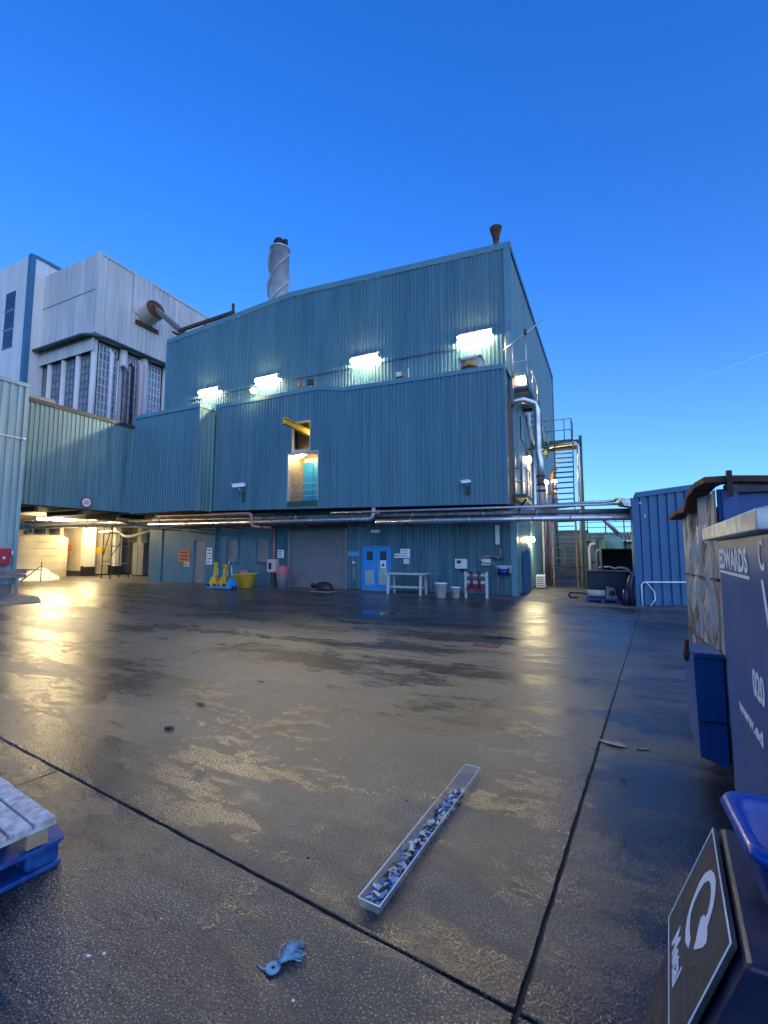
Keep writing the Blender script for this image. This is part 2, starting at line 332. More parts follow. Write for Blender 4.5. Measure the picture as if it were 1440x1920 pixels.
def corr(p0, p1, zb, zt, pitch=0.18, depth=0.035, out=(0, -1), holes=(), crest=0.42):
    """trapezoidal cladding sheet from p0 to p1 (xy); zb, zt functions or numbers of distance s; holes (s0,s1,z0,z1)"""
    p0, p1 = Vector((p0[0], p0[1])), Vector((p1[0], p1[1])); Ln = (p1 - p0).length; d = (p1 - p0) / Ln; o = Vector(out)
    fb = zb if callable(zb) else (lambda s: zb); ft = zt if callable(zt) else (lambda s: zt)
    kn = []; s = 0.0; sl = (1 - 2 * crest) / 2 * pitch; cr = crest * pitch
    while s < Ln:
        kn += [(s, 0), (s + cr, 0), (s + cr + sl, depth), (s + 2 * cr + sl, depth)]; s += pitch
    kn.append((s, 0))
    def prof(x):
        for (a, da), (b, db) in zip(kn, kn[1:]):
            if a <= x <= b: return da + (db - da) * ((x - a) / (b - a) if b > a else 0)
        return 0
    xs = sorted({round(a, 4) for a, _ in kn if 0 <= a <= Ln} | {0.0, round(Ln, 4)} | {round(h, 4) for q in holes for h in q[:2] if 0 < h < Ln})
    P = {}
    for a, da in kn: P[round(a, 4)] = da
    m = MB()
    for a, b in zip(xs, xs[1:]):
        if b - a < 1e-4: continue
        mid = (a + b) / 2; da = P.get(a, None); db = P.get(b, None)
        da = prof(a) if da is None else da; db = prof(b) if db is None else db
        iv = [(None, None)]
        cuts = sorted((h[2], h[3]) for h in holes if h[0] <= mid <= h[1])
        zz = [(fb(a), fb(b))]
        for c0, c1 in cuts: zz += [(c0, c0), (c1, c1)]
        zz.append((ft(a), ft(b)))
        qa = p0 + d * a + o * da; qb = p0 + d * b + o * db
        for i in range(0, len(zz), 2):
            l, u = zz[i], zz[i + 1]
            if u[0] - l[0] < 1e-3 and u[1] - l[1] < 1e-3: continue
            m.add([(qa.x, qa.y, l[0]), (qb.x, qb.y, l[1]), (qb.x, qb.y, u[1]), (qa.x, qa.y, u[0])], [(0, 1, 2, 3)])
    return m
def lin(pts):
    def f(s):
        if s <= pts[0][0]: return pts[0][1]
        for (a, za), (b, zb) in zip(pts, pts[1:]):
            if s <= b: return za + (zb - za) * (s - a) / (b - a)
        return pts[-1][1]
    return f
def text_mesh(body, size, m, name, parent, mw, extrude=0.001, bold=0.0, align='LEFT', sx=1.0):
    cu = bpy.data.curves.new('txt', 'FONT'); cu.body = body; cu.size = size; cu.extrude = extrude; cu.offset = bold; cu.align_x = align; cu.resolution_u = 3
    ob = bpy.data.objects.new('txt', cu); C.objects.link(ob); bpy.context.view_layer.update()
    me = bpy.data.meshes.new_from_object(ob); bpy.data.objects.remove(ob); bpy.data.curves.remove(cu)
    me.transform(mw @ Matrix.Diagonal((sx, 1, 1, 1)))
    if parent is not None and parent.get('_o'): me.transform(Matrix.Translation(-Vector(parent['_o'])))
    me.materials.clear(); me.materials.append(m)
    o = bpy.data.objects.new(name, me); C.objects.link(o); o.parent = parent; return o
def frame_matrix(o, x, y):
    x = Vector(x).normalized(); y = Vector(y); z = x.cross(y).normalized(); y = z.cross(x)
    return Matrix(((x.x, y.x, z.x, o[0]), (x.y, y.y, z.y, o[1]), (x.z, y.z, z.z, o[2]), (0, 0, 0, 1)))

# ================================================================== SETTING: ground
ang = math.radians(-6.2)
gx = Vector((math.cos(ang), math.sin(ang), 0)); gy = Vector((-math.sin(ang), math.cos(ang), 0))
g0 = Vector((2.60, -17.0, 0))        # crossing of two slab joints
sub = box(-900, -900, -1.0, 900, 900, -0.014).build('ground', joint, kind='structure')
def slab(a0, a1, b0, b1, gap=0.009, top=0.0, m=wet):
    q = [g0 + gx * a + gy * b for a, b in ((a0 + gap, b0 + gap), (a1 - gap, b0 + gap), (a1 - gap, b1 - gap), (a0 + gap, b1 - gap))]
    mb = MB(); n = 6
    # slightly wandering edges so that the joints are not ruler straight
    ring = []
    for k in range(4):
        p, r = q[k], q[(k + 1) % 4]; L_ = (r - p).length; cnt = max(1, min(90, int(L_ / .12)))
        nn = Vector((-(r - p).y, (r - p).x, 0)).normalized()
        for i in range(cnt):
            ring.append(p.lerp(r, i / cnt) + nn * (random.uniform(-.004, .003) if i else 0))
    N = len(ring)
    vs = [(p.x, p.y, top - .006) for p in ring] + [(p.x, p.y, -.05) for p in ring]
    ctr = sum(ring, Vector()) / N
    inn = [(p + (ctr - p).normalized() * .005) for p in ring]
    vs += [(p.x, p.y, top) for p in inn]
    fs = [tuple(range(2 * N, 3 * N))] + [(i, (i + 1) % N, 2 * N + (i + 1) % N, 2 * N + i) for i in range(N)] + [(N + i, N + (i + 1) % N, (i + 1) % N, i) for i in range(N)]
    mb.add(vs, fs); return mb.build('slab', m, sub)
for b0, b1, cells in ((-5.2, 0, (-20, -9, -3.72, 0, 5.2)), (0, 5.05, (-20, -9.2, 0, 5.2)), (5.05, 15.5, (-60, -14.6, -5.6, 0, 5.2))):
    for a0, a1 in zip(cells, cells[1:]): slab(a0, a1, b0, b1, gap=.009 if b0 < 5 else .006)
slab(-60, -20, -5.2, 5.05); slab(5.2, 30, -14, 15.5); slab(-60, 5.2, -14, -5.2)
apron = MB().add([(-70, -1.9, -.05), (-21.5, -1.75, -.05), (0.6, -1.45, -.05), (1.6, -2.3, -.05), (9, -2.9, -.05), (9, 40, -.05), (-70, 40, -.05),
                  (-70, -1.9, .006), (-21.5, -1.75, .006), (0.6, -1.45, .006), (1.6, -2.3, .006), (9, -2.9, .006), (9, 40, .006), (-70, 40, .006)],
                 [(7, 8, 9, 10, 11, 12, 13), (0, 1, 8, 7), (1, 2, 9, 8), (2, 3, 10, 9), (3, 4, 11, 10), (4, 5, 12, 11)])
apronmat = mat('dry_concrete', (0.13, 0.125, 0.12), 0.6, c2=(0.075, 0.072, 0.068), scale=1.6, bump=0.35, bscale=50, rvar=.08, detail=10)
apron.build('apron_pavement', apronmat, kind='structure')
# ramp beside the left shed
r0, r1, r2 = G(78, 1126), G(0, 1134), G(30, 1098)
MB().prism([(-19.55, -12, .0), (-19.55, -8.2, 0.0), (-17.0, -8.6, 0.0), (-14.9, -9.6, 0.0), (-15.6, -12, 0.0)], (0, 0, .035)).build('ramp', conc, kind='structure')
# worn paint rings, wet patches on the slab
def ringmat():
    m = bpy.data.materials.new('worn_ring'); t, p = nodes(m); N, L = t.nodes, t.links
    g = N.new('ShaderNodeNewGeometry'); n = N.new('ShaderNodeTexNoise'); n.inputs['Scale'].default_value = 90; n.inputs['Detail'].default_value = 4; L.new(g.outputs['Position'], n.inputs[0])
    r = N.new('ShaderNodeMapRange'); r.inputs[1].default_value = .44; r.inputs[2].default_value = .58; L.new(n.outputs['Fac'], r.inputs[0])
    r.inputs[3].default_value = .15; r.inputs[4].default_value = .9; L.new(r.outputs[0], p.inputs['Alpha']); p.inputs['Base Color'].default_value = (.44, .31, .14, 1); p.inputs['Roughness'].default_value = .5
    return m
rm = ringmat()
for i, (px, py, R) in enumerate(((391, 1728, .052), (467, 1667, .052), (531, 1608, .052), (598, 1553, .055))):
    c = G(px, py); mb = MB(); n = 28
    rr = [(R * random.uniform(.92, 1.06), R * (random.uniform(.5, .68) if i < 3 else .02)) for _ in range(n)]
    vs = [(c.x + a * math.cos(6.28319 * j / n), c.y + a * math.sin(6.28319 * j / n), .004) for j, (a, b) in enumerate(rr)] + [(c.x + b * math.cos(6.28319 * j / n), c.y + b * math.sin(6.28319 * j / n), .004) for j, (a, b) in enumerate(rr)]
    mb.add(vs, [(j, (j + 1) % n, n + (j + 1) % n, n + j) for j in range(n)])
    mb.build('paint_ring', rm, sub)
# ================================================================== MAIN BUILDING
EZ, RZ, RX = 15.2, 15.9, -11.6
B = thing('factory_building', 'large blue corrugated factory building with overhanging upper storey and shallow gable roof', 'building')
SX = 0.41
# core so that no light leaks through
MB().prism([(-21.1, .12, 0), (-.1, .12, 0), (-.1, .12, EZ - .1), (RX, .12, RZ - .1), (-21.1, .12, EZ - .1)], (0, 16.2, 0)).build('core', darkgrey, B)
roof = MB().add([(-21.25, -.04, EZ + .02), (RX, -.04, RZ + .02), (RX, 16.5, RZ + .02), (-21.25, 16.5, EZ + .02), (.06, -.04, EZ + .02), (.42, 16.5, EZ + .02)], [(0, 1, 2, 3), (1, 4, 5, 2)])
ROOF = roof.build('roof', grey, B)
LAP = 11.0
# lower wall: painted block wall on the left, ribbed sheets on the right, with openings
WX = -12.45
def rect(pts): return pts
def flatwall(x0, x1, z0, z1, y0, y1, holes):
    m = MB(); xs = sorted({x0, x1} | {h[0] for h in holes} | {h[1] for h in holes})
    for a, b in zip(xs, xs[1:]):
        mid = (a + b) / 2; z = z0
        for h in sorted((h for h in holes if h[0] < mid < h[1]), key=lambda h: h[2]):
            if h[2] > z: m.box(a, y0, z, b, y1, h[2])
            z = h[3]
        if z < z1: m.box(a, y0, z, b, y1, z1)
    return m
DOOR0 = (-18.3, -17.25, 0, 2.55); W1 = (-15.75, -14.85, 1.2, 2.55); W2 = (-13.65, -12.7, 1.2, 2.57)
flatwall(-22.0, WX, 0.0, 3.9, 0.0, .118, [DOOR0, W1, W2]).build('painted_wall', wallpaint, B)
box(-22.0, .12, 0, -21.88, 6, 3.9).build('painted_wall', wallpaint, B)
box(-17.2, -.09, 0, -16.5, 0.0, 3.4).build('pilaster', wallpaint, B)
box(-22.02, -.05, 0, -20.9, 0.0, 3.4).build('pilaster', wallpaint, B)
SH = (-11.3, -8.05, 0, 2.85); DD = (-7.14, -5.62, 0, 2.07)
hl = [(h[0] - WX, h[1] - WX, h[2], h[3]) for h in (SH, DD)]
corr((WX, -.003), (-.02, -.003), .04, 3.95, holes=[(a, b, -1 + 1.04, d) for a, b, c, d in hl]).build('lower_cladding', clad_shaded, B)
box(WX, -.02, 0, SH[0], .1, .05).build('base_flashing', darkgrey, B); box(DD[1], -.02, 0, -.03, .1, .05).build('base_flashing', darkgrey, B); box(SH[1], -.02, 0, DD[0], .1, .05).build('base_flashing', darkgrey, B)
# upper wall in two lapped sheets
corr((-21.2, -.003), (-.02, -.003), 3.95, LAP + .1).build('wall_cladding', clad, B)
corr((-21.2, -.018), (-.02, -.018), LAP, lin([(0, EZ), (-21.2 - RX + 0 if False else 9.6, RZ), (21.2, EZ)])).build('wall_cladding', clad, B)
for x0, z0, x1, z1 in ((-21.25, EZ, RX, RZ), (RX, RZ, .04, EZ)):
    MB().prism([(x0, -.085, z0 - .22), (x1, -.085, z1 - .22), (x1, -.085, z1 + .06), (x0, -.085, z0 + .06)], (0, .16, 0)).build('verge_flashing', flash, B)
for a, b, y0, y1 in ((-21.28, -21.1, -.07, 3), ):
    box(a, y0, 3.4, b, y1, EZ - .05).build('corner_flashing', flash, B)
MB().prism([(-.2, -.075, 0), (.06, -.075, 0), (.06, .24, 0), (.035, .24, 0), (.035, -.05, 0), (-.2, -.05, 0)], (0, 0, EZ - .05)).build('corner_flashing', flash, B)
# side wall
corr((.0, .2), (SX, 16.5), .05, EZ, pitch=.25, depth=.03, out=(1, 0)).build('side_cladding', clad_bridge, B)
MB().prism([(.05, 0, EZ - .2), (.09, 0, EZ - .2), (.09, 0, EZ + .05), (.05, 0, EZ + .05)], (SX, 16.5, 0)).build('eaves_flashing', flash, B)
box(.43, 16.3, 0, .50, 16.55, EZ).build('corner_flashing', flash, B)

# roller shutter with slats
sh = MB(); k = 0; z = 0.0
while z < SH[3]:
    sh.add([(SH[0], .04, z), (SH[1], .04, z), (SH[1], .025, z + .055), (SH[0], .025, z + .055), (SH[1], .04, z + .075), (SH[0], .04, z + .075)], [(0, 1, 2, 3), (3, 2, 4, 5)]); z += .075
SHT = sh.build('roller_shutter', slate, B)
box(SH[0] - .14, -.09, 0, SH[0], .04, 2.95).build('shutter_guide', grey, B); box(SH[1], -.09, 0, SH[1] + .12, .04, 2.95).build('shutter_guide', grey, B)
box(SH[0] - .14, -.1, 2.952, SH[1] + .12, .02, 3.2).build('shutter_box', darkgrey, B)
# blue double door
DF = MB().box(DD[0], -.05, 0, DD[0] + .06, .08, 2.07).box(DD[1] - .06, -.05, 0, DD[1], .08, 2.07).box(DD[0] + .06, -.05, 2.0, DD[1] - .06, .08, 2.07).build('door_frame', doorblue, B)
mid = (DD[0] + DD[1]) / 2
box(DD[0] + .06, -.07, 0.0, DD[1] - .06, .0, .035).build('threshold', galv, B)
for s in (0, 1):
    x0, x1 = (DD[0] + .065, mid - .004) if s == 0 else (mid + .004, DD[1] - .065)
    D = box(x0, 0.0, .04, x1, .05, 1.995).build('door_leaf', doorblue, B)
    c = (x0 + x1) / 2
    box(c - .16, -.006, 1.42, c + .16, .004, 1.83).build('door_window', glass_dark, D)
    lv = MB(); lv.box(c - .23, -.008, .27, c + .23, .002, .95)
    for i in range(6): lv.box(c - .21 + i * .073, -.022, .30, c - .185 + i * .073, -.009, .92)
    lv.build('louvre', galv, D)
    hx = x1 - .09 if s == 0 else x0 + .09
    MB().bar((hx, -.03, 1.0), (hx, -.03, 1.3), .035, .03).build('door_handle', galv, D)
    if s: 
        N_ = box(c - .15, -.009, .98, c + .15, -.001, 1.40).build('notice', signwhite, D)
        box(c - .13, -.012, 1.0, c + .13, -.0095, 1.06).build('notice_band', yellow, N_); MB().prism([(c - .09, -.012, 1.13), (c + .09, -.012, 1.13), (c, -.012, 1.31)], (0, .0025, 0)).build('warning_symbol', darkgrey, N_)
# left personnel door and boarded windows
box(DOOR0[0] + .07, .03, .02, DOOR0[1] - .07, .08, 2.48).build('door_leaf', slate, B)
MB().box(DOOR0[0], -.03, 0, DOOR0[0] + .07, .1, 2.55).box(DOOR0[1] - .07, -.03, 0, DOOR0[1], .1, 2.55).box(DOOR0[0] + .07, -.03, 2.48, DOOR0[1] - .07, .1, 2.55).build('door_frame', wallpaint, B)
for W in (W1, W2):
    o = box(W[0] + .05, .04, W[2] + .05, W[1] - .05, .07, W[3] - .05).build('window_board', slate, B)
    MB().box(W[0], -.03, W[2], W[0] + .05, .08, W[3]).box(W[1] - .05, -.03, W[2], W[1], .08, W[3]).box(W[0] + .05, -.03, W[3] - .05, W[1] - .05, .08, W[3]).box(W[0] - .05, -.07, W[2] - .06, W[1] + .05, .0, W[2]).build('window_frame', wallpaint, o)

# ---- overhanging upper storey
OY = -1.6; OL = -15.2
bz = lin([(0, 3.95), (15.2, 3.62)]); 
tz = lin([(0, 9.62), (6.6, 9.62), (7.95, 9.33), (15.2, 9.12)])
A1 = (-10.33, -8.64, 4.2, 6.52); A2 = (-10.12, -9.12, 6.52, 8.02)
corr((OL, OY), (0, OY), bz, lambda s: tz(s) - .02, pitch=.185, depth=.04,
     holes=[(A1[0] - OL, A1[1] - OL, A1[2], A1[3] - .001), (A2[0] - OL, A2[1] - OL, A2[2] - .001, A2[3])]).build('overhang_cladding', clad, B)
for (s0, s1) in ((0, 6.6), (6.6, 7.95), (7.95, 15.2)):
    MB().prism([(OL + s0, OY - .06, tz(s0) - .16), (OL + s1, OY - .06, tz(s1) - .16), (OL + s1, OY - .06, tz(s1) + .03), (OL + s0, OY - .06, tz(s0) + .03)], (0, .2, 0)).build('parapet_flashing', flash, B)
    MB().prism([(OL + s0, OY + .14, tz(s0) - .05), (OL + s1, OY + .14, tz(s1) - .05), (OL + s1, -.06, tz(s1) + .0), (OL + s0, -.06, tz(s0) + .0)], (0, 0, .03)).build('overhang_roof', grey, B)
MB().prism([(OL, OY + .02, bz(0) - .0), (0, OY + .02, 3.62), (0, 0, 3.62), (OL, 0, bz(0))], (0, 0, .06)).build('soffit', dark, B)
MB().prism([(-.03, OY - .05, 3.6), (.04, OY - .05, 3.6), (.04, OY + .03, 3.6), (-.03, OY + .03, 3.6)], (0, 0, 5.4)).build('corner_flashing', flash, B)
box(-.22, OY + .05, 3.63, -.0, -.08, 8.2).build('brick_end_wall', brick, B)
box(-.2, OY + .06, 8.2, -.05, -.08, 9.0).build('end_panel', darkgrey, B)
# alcove behind the loading doorway
box(A1[0] - .35, OY + .1, 4.0, A1[0] - .1, -.1, 6.9).build('brick_jamb', blockwork, B)
box(A1[1] + .05, OY + .1, 4.0, A1[1] + .2, -.1, 8.3).build('brick_jamb', blockwork, B)
box(-11.2, OY + .06, 4.05, -8.4, -.12, 4.18).build('alcove_floor', conc, B)
box(A1[0] - .0, OY - .05, 4.05 - .12, A1[1], OY + .06, 4.19).build('sill', greensteel, B)
box(-10.45, OY + .1, 6.56, -8.5, -.9, 6.72).build('lintel', cream, B)
MB().box(A1[0] - .04, OY - .05, 4.2, A1[0], OY + .12, 6.52).box(A1[0], OY - .05, 6.48, A1[1], OY + .12, 6.55).box(A1[1], OY - .05, 4.2, A1[1] + .04, OY + .12, 6.52).build('opening_frame', cream, B)
MB().box(A2[0] - .04, OY - .05, 6.55, A2[0], OY + .12, 8.02).box(A2[1], OY - .05, 6.55, A2[1] + .04, OY + .12, 8.02).box(A2[0], OY - .05, 8.02, A2[1], OY + .12, 8.06).build('opening_frame', cream, B)
AD = box(-10.66, -.18, 4.2, -9.1, -.12, 6.35).build('alcove_door', brightblue, B)
MB().box(-10.86, -.2, 4.2, -10.66, -.1, 6.55).box(-10.66, -.2, 6.35, -9.0, -.1, 6.55).build('door_frame', cream, AD)
box(-9.89, -.195, 4.2, -9.87, -.181, 6.35).build('door_gap', dark, AD)
box(-10.9, -.115, 4.1, -8.4, -.1, 8.6).build('alcove_back', blockwork, B)
rl = MB()
for z in (4.45, 4.75, 5.05): rl.tube([(A1[0] + .03, OY + .15, z + .0), (A1[1] - .03, OY + .15, z)], .018, 6)
for x in (-10.28, -9.72, -8.7): rl.tube([(x, OY + .15, 4.19), (x, OY + .15, 5.06)], .02, 6)
rl.build('guard_rail', galv, B)
single('bulkhead_lamp', box(-10.2, -1.1, 6.44, -9.9, -1.0, 6.555), glow('lamp_alcove', (1, .8, .45), 45), 'small lit lamp under the lintel of the raised loading doorway', 'lamp')
single('bulkhead_lamp', box(-9.35, -.75, 7.5, -9.2, -.6, 7.7), glow('lamp_hoist', (1, .78, .35), 25), 'small lit lamp inside the upper hoist opening', 'lamp')
hb = MB()
a, b = Vector((-9.62, -.3, 7.62)), Vector((-9.62, -3.0, 7.72))
for dz in (-.13, .13): hb.bar(a + Vector((0, 0, dz)), b + Vector((0, 0, dz)), .2, .03)
hb.bar(a, b, .03, .23); single('hoist_beam', hb, yellow, 'yellow steel hoist beam sticking out of the upper opening', 'beam')

# ---- left box of the overhang
LY = -2.66; LL = -20.2
corr((LL, LY), (OL, LY), 3.9, 9.28, pitch=.185, depth=.025).build('bay_cladding', clad, B)
corr((OL, LY), (OL, OY - .04), 3.9, 9.35, pitch=.25, depth=.02, out=(1, 0)).build('bay_cladding', clad_bridge, B)  # paler, greener than the bay front: lamplight put into the colour
box(LL, LY + .04, 3.93, OL - .04, -.02, 9.2).build('bay_core', darkgrey, B)
box(LL - .03, LY - .07, 9.22, OL + .05, LY + .1, 9.42).build('parapet_flashing', flash, B)
box(OL - .05, LY + .1, 9.25, OL + .05, OY - .065, 9.42).build('parapet_flashing', flash, B)
box(LL - .02, LY - .05, 3.88, LL + .08, LY + .03, 9.22).build('corner_flashing', flash, B)
box(OL - .06, LY - .05, 3.86, OL + .04, LY + .03, 9.22).build('corner_flashing', clad_bridge, B)
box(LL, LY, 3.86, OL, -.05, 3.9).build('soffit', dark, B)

# ---- four long wall lamps (lit)
def wall_lamp(x, label):
    t = thing('wall_lamp', label, 'lamp', (x, -.05, 11.2), 'long wall lamps on the main wall')
    MB().box(x - .78, -.20, 11.36, x + .78, -.07, 11.46).box(x - .05, -.12, 11.1, x + .05, -.06, 11.36).box(x - .78, -.12, 11.22, x + .78, -.07, 11.36).build('housing', galv, t, .01)
    n = 8; vs = []; 
    prof = [(-.13, 11.355), (-.20, 11.355), (-.27, 11.335), (-.31, 11.28), (-.31, 11.22), (-.27, 11.165), (-.20, 11.145), (-.13, 11.165)]
    m = MB(); k = len(prof)
    m.add([(x - .74, y, z) for y, z in prof] + [(x + .74, y, z) for y, z in prof], [(i, i + 1, k + i + 1, k + i) for i in range(k - 1)] + [tuple(range(k)), tuple(range(2 * k - 1, k - 1, -1))])
    m.build('diffuser', lampwarm, t)
    MB().add([(x - .70, -.316, 11.24), (x + .70, -.316, 11.24), (x + .70, -.25, 11.135), (x - .70, -.25, 11.135)], [(0, 1, 2, 3)]).build('lens', lamp_boost, t)  # extra glowing panel, added to throw more light on the yard
    for s in (-1, 1): box(x + s * .76 - .02, -.30, 11.15, x + s * .76 + .02, -.10, 11.36).build('end_cap', galv, t)
wall_lamp(-17.3, 'lit long wall lamp above the projecting left bay')
wall_lamp(-13.0, 'lit long wall lamp just above the small round lamp')
wall_lamp(-6.95, 'lit long wall lamp between the twin dark floodlights and the single floodlight')
wall_lamp(-1.5, 'lit long wall lamp above the brown duct stub near the building corner')
t = thing('parapet_lamp', 'small round lit lamp on the overhang parapet', 'lamp', (-12.45, -1.72, 9.65))
MB().tube([(-12.45, -1.56, 9.62), (-12.45, -1.56, 9.95), (-12.45, -1.75, 10.02)], .025, 6).build('bracket', galv, t)
MB().lathe([(.0, -.02), (.10, .0), (.14, .08), (.10, .17), (.0, .2)], (-12.45, -1.86, 9.86), 14).build('lamp_bulb', lampside, t)
# dark floodlights
def flood(x, y, z, rz, label, face, group=None):
    t = thing('floodlight', label, 'floodlight', (x, y, z), group)
    c, s = math.cos(rz), math.sin(rz)
    R = lambda a, b, h: (x + a * c - b * s, y + a * s + b * c, z + h)
    MB().hexa([R(-.17, -.06, .10), R(.17, -.06, .10), R(.17, .05, .10), R(-.17, .05, .10), R(-.17, -.12, .36), R(.17, -.12, .36), R(.17, .05, .36), R(-.17, .05, .36)]).build('housing', dark, t, .01)
    MB().add([R(-.14, -.068, .13), R(.14, -.068, .13), R(.14, -.118, .33), R(-.14, -.118, .33)], [(0, 1, 2, 3)]).build('glass', face, t)
    MB().tube([R(0, .02, -.06), R(0, .02, .12)], .025, 6).build('bracket', galv, t)
flood(-9.75, -1.55, 9.68, -.5, 'unlit dark floodlight with slanted face on the overhang parapet, one of a pair', darkgrey, 'pair of dark floodlights')
flood(-9.15, -1.55, 9.68, .4, 'unlit dark floodlight with slanted face on the overhang parapet, one of a pair', darkgrey, 'pair of dark floodlights')
flood(-4.55, -1.45, 9.32, 0, 'single black floodlight with white face on the overhang parapet', signwhite)
box(-4.15, -1.5, 9.25, -4.1, -1.45, 9.75).build('post', galv, B)
# cable running along the lap line
single('wall_cable', MB().tube([(-19, -.05, 10.92), (-13.9, -.06, 11.02), (-7.8, -.06, 10.95), (-2.4, -.06, 10.9)], .018, 5), darkgrey, 'thin dark cable run along the wall between the long lamps', 'cable')
t = thing('duct_stub', 'brown curved duct stub in a white frame on top of the overhang by the corner', 'duct', (-1.4, -.9, 9.15))
MB().box(-1.95, -1.3, 9.15, -1.85, -.5, 9.85).box(-1.1, -1.3, 9.15, -1.0, -.5, 9.85).box(-1.95, -1.3, 9.75, -1.0, -.5, 9.85).build('frame', galv, t)
MB().tube([(-1.85, -.95, 9.35), (-1.55, -1.0, 9.38), (-1.3, -1.05, 9.25), (-1.25, -1.05, 9.12)], .24, 14).build('duct', rust, t)
# CCTV cameras
def cctv(p, d, label, scale=1.0, white_=signwhite):
    x, y, z = p; t = thing('security_camera', label, 'camera', (x, y, z))
    d = Vector(d).normalized(); P_ = Vector(p)
    a = P_ + Vector((0, -.35 * scale, .05 * scale))
    MB().bar(a - d * .3 * scale, a + d * .32 * scale, .2 * scale, .17 * scale).build('camera_body', white_, t, .02)
    MB().bar(a - d * .2 * scale + Vector((0, 0, .11 * scale)), a + d * .4 * scale + Vector((0, 0, .11 * scale)), .23 * scale, .02).build('sun_shield', white_, t)
    MB().bar(a + d * .32 * scale, a + d * .33 * scale, .13 * scale, .12 * scale).build('lens', dark, t)
    MB().tube([a - Vector((0, 0, .09 * scale)), a - Vector((0, -.05, .2 * scale)), P_ + Vector((0.05, -.03, -.3 * scale))], .035 * scale, 8).build('bracket', galv, t)
    MB().box(x - .06, y - .06, z - .75 * scale, x + .06 + .04, y - .045, z - .2 * scale).build('wall_plate', darkgrey, t)
cctv((-13.05, -1.66, 5.05), (-.8, -.5, -.12), 'large white security camera on the overhang left of the loading doorway')
cctv((-1.55, -1.66, 4.5), (-.9, -.35, -.1), 'small white security camera near the right end of the overhang', .62)
# sign plate on conduit bottom etc.
# ---- roof items
stackpaint = mat('stackpaint', (.62, .62, .66), .35, .25, c2=(.5, .5, .55), scale=2)
t = thing('chimney_stack', 'silver chimney stack with spiral strakes and black caps behind the roof', 'chimney', (-15.2, 3.2, 15.5))
cx, cy = -15.2, 3.2
def stack_xy(): pass
Pb = onY(523, 560, 3.2); Pt = onY(526, 470, 3.2); cx = Pb.x; zt = Pt.z; RR = .62
t.location = (cx, cy, 15.4); t['_o'] = (cx, cy, 15.4)
MB().lathe([(RR, 0), (RR, zt - 15.4), (RR + .04, zt - 15.4), (RR + .04, zt - 15.3), (RR - .1, zt - 15.28), (0, zt - 15.28)], (cx, cy, 15.4), 28).build('flue', stackpaint, t)
for ph in (0, 2.1, 4.2):
    vs = []; fs = []; n = 60
    for i in range(n + 1):
        a = ph + i / n * 6.6; z = 15.6 + (zt - 15.9) * i / n
        for r in (RR + .005, RR + .15): vs.append((cx + r * math.cos(a), cy + r * math.sin(a), z))
        for r in (RR + .15, RR + .005): vs.append((cx + r * math.cos(a), cy + r * math.sin(a), z - .04))
    for i in range(n):
        for j in range(4): fs.append((i * 4 + j, i * 4 + (j + 1) % 4, i * 4 + 4 + (j + 1) % 4, i * 4 + 4 + j))
    MB().add(vs, fs).build('strake', stackpaint, t)
MB().lathe([(RR + .02, 0), (RR + .05, 0), (RR + .05, .08), (RR + .02, .08)], (cx, cy, 17.6), 28).build('band', pipegrey, t)
MB().lathe([(.36, 0), (.36, .75), (.28, .9), (0, .95)], (cx - .08, cy, zt - .12), 16).build('flue_cap', dark, t)
MB().lathe([(.14, 0), (.14, .72), (0, .75)], (cx + .45, cy, zt - .12), 10).build('flue_cap', dark, t)
t = thing('roof_vent', 'rusty dark exhaust cowl on the roof corner', 'vent', (-.85, 1.2, 15.25))
q = onY(930, 440, 1.2); zt2 = q.z; vx = q.x
MB().tube([(vx, 1.2, 15.2), (vx, 1.2, zt2 - .25)], .13, 12).build('pipe', rust, t)
MB().lathe([(.15, 0), (.17, .2), (.3, .62), (.27, .62), (.12, .2)], (vx, 1.2, zt2 - .3), 8, False).build('cowl', rust, t)
t = thing('roof_steelwork', 'rusty steel frame along the left end of the roof', 'frame', (-19, .6, 15.3))
def roofz(x): return EZ + (RZ - EZ) * max(0, min(1, (x + 21.2) / 9.6))
MB().bar((-20.9, .5, 16.05), (-16.2, .5, 16.2), .14, .2).build('rail', rust, t)
MB().bar((-21.0, 1.4, 15.75), (-17.2, 1.4, 16.0), .14, .2).build('rail', rust, t)
for x in (-20.6, -18.6, -16.3): MB().bar((x, .5, 15.2), (x, .5, 16.0 if x < -17 else 16.75), .12).build('upright', rust, t)
MB().bar((-21.1, .2, 15.9), (-20.8, 2.4, 15.7), .12).build('crossbar', rust, t)

# ---- pipes under the overhang
def pipe(name, pts, r, m, label, cat='pipe', group=None, n=12, clamps=()):
    o = single(name, MB().tube(pts, r, n), m, label, cat, group)
    for c in clamps:
        MB().tube([Vector(c) - Vector((.03, 0, 0)), Vector(c) + Vector((.03, 0, 0))], r + .012, n).build('clamp', galv, o)
    return o
xs = [-17, -14, -11.5, -9, -6.7]
pipe('steam_pipe', [(-20.0, -1.62, 3.36), (-5.9, -1.62, 3.22), (-5.78, -1.62, 3.28), (-5.72, -1.62, 3.45), (-5.72, -1.62, 3.72)], .10, silver, 'long silver lagged pipe below the overhang ending at a riser by the blue doors', clamps=[(x, -1.62, 3.36 - (x + 20) * .0099) for x in xs])
pipe('steam_pipe', [(-5.6, -1.62, 3.10), (4.5, -1.62, 2.97)], .115, silver, 'silver lagged pipe running from the blue doors past the corner to the blue shed', clamps=[(x, -1.62, 3.1 - (x + 5.6) * .0129) for x in (-4, -1.5, .9, 2.2, 3.6)])
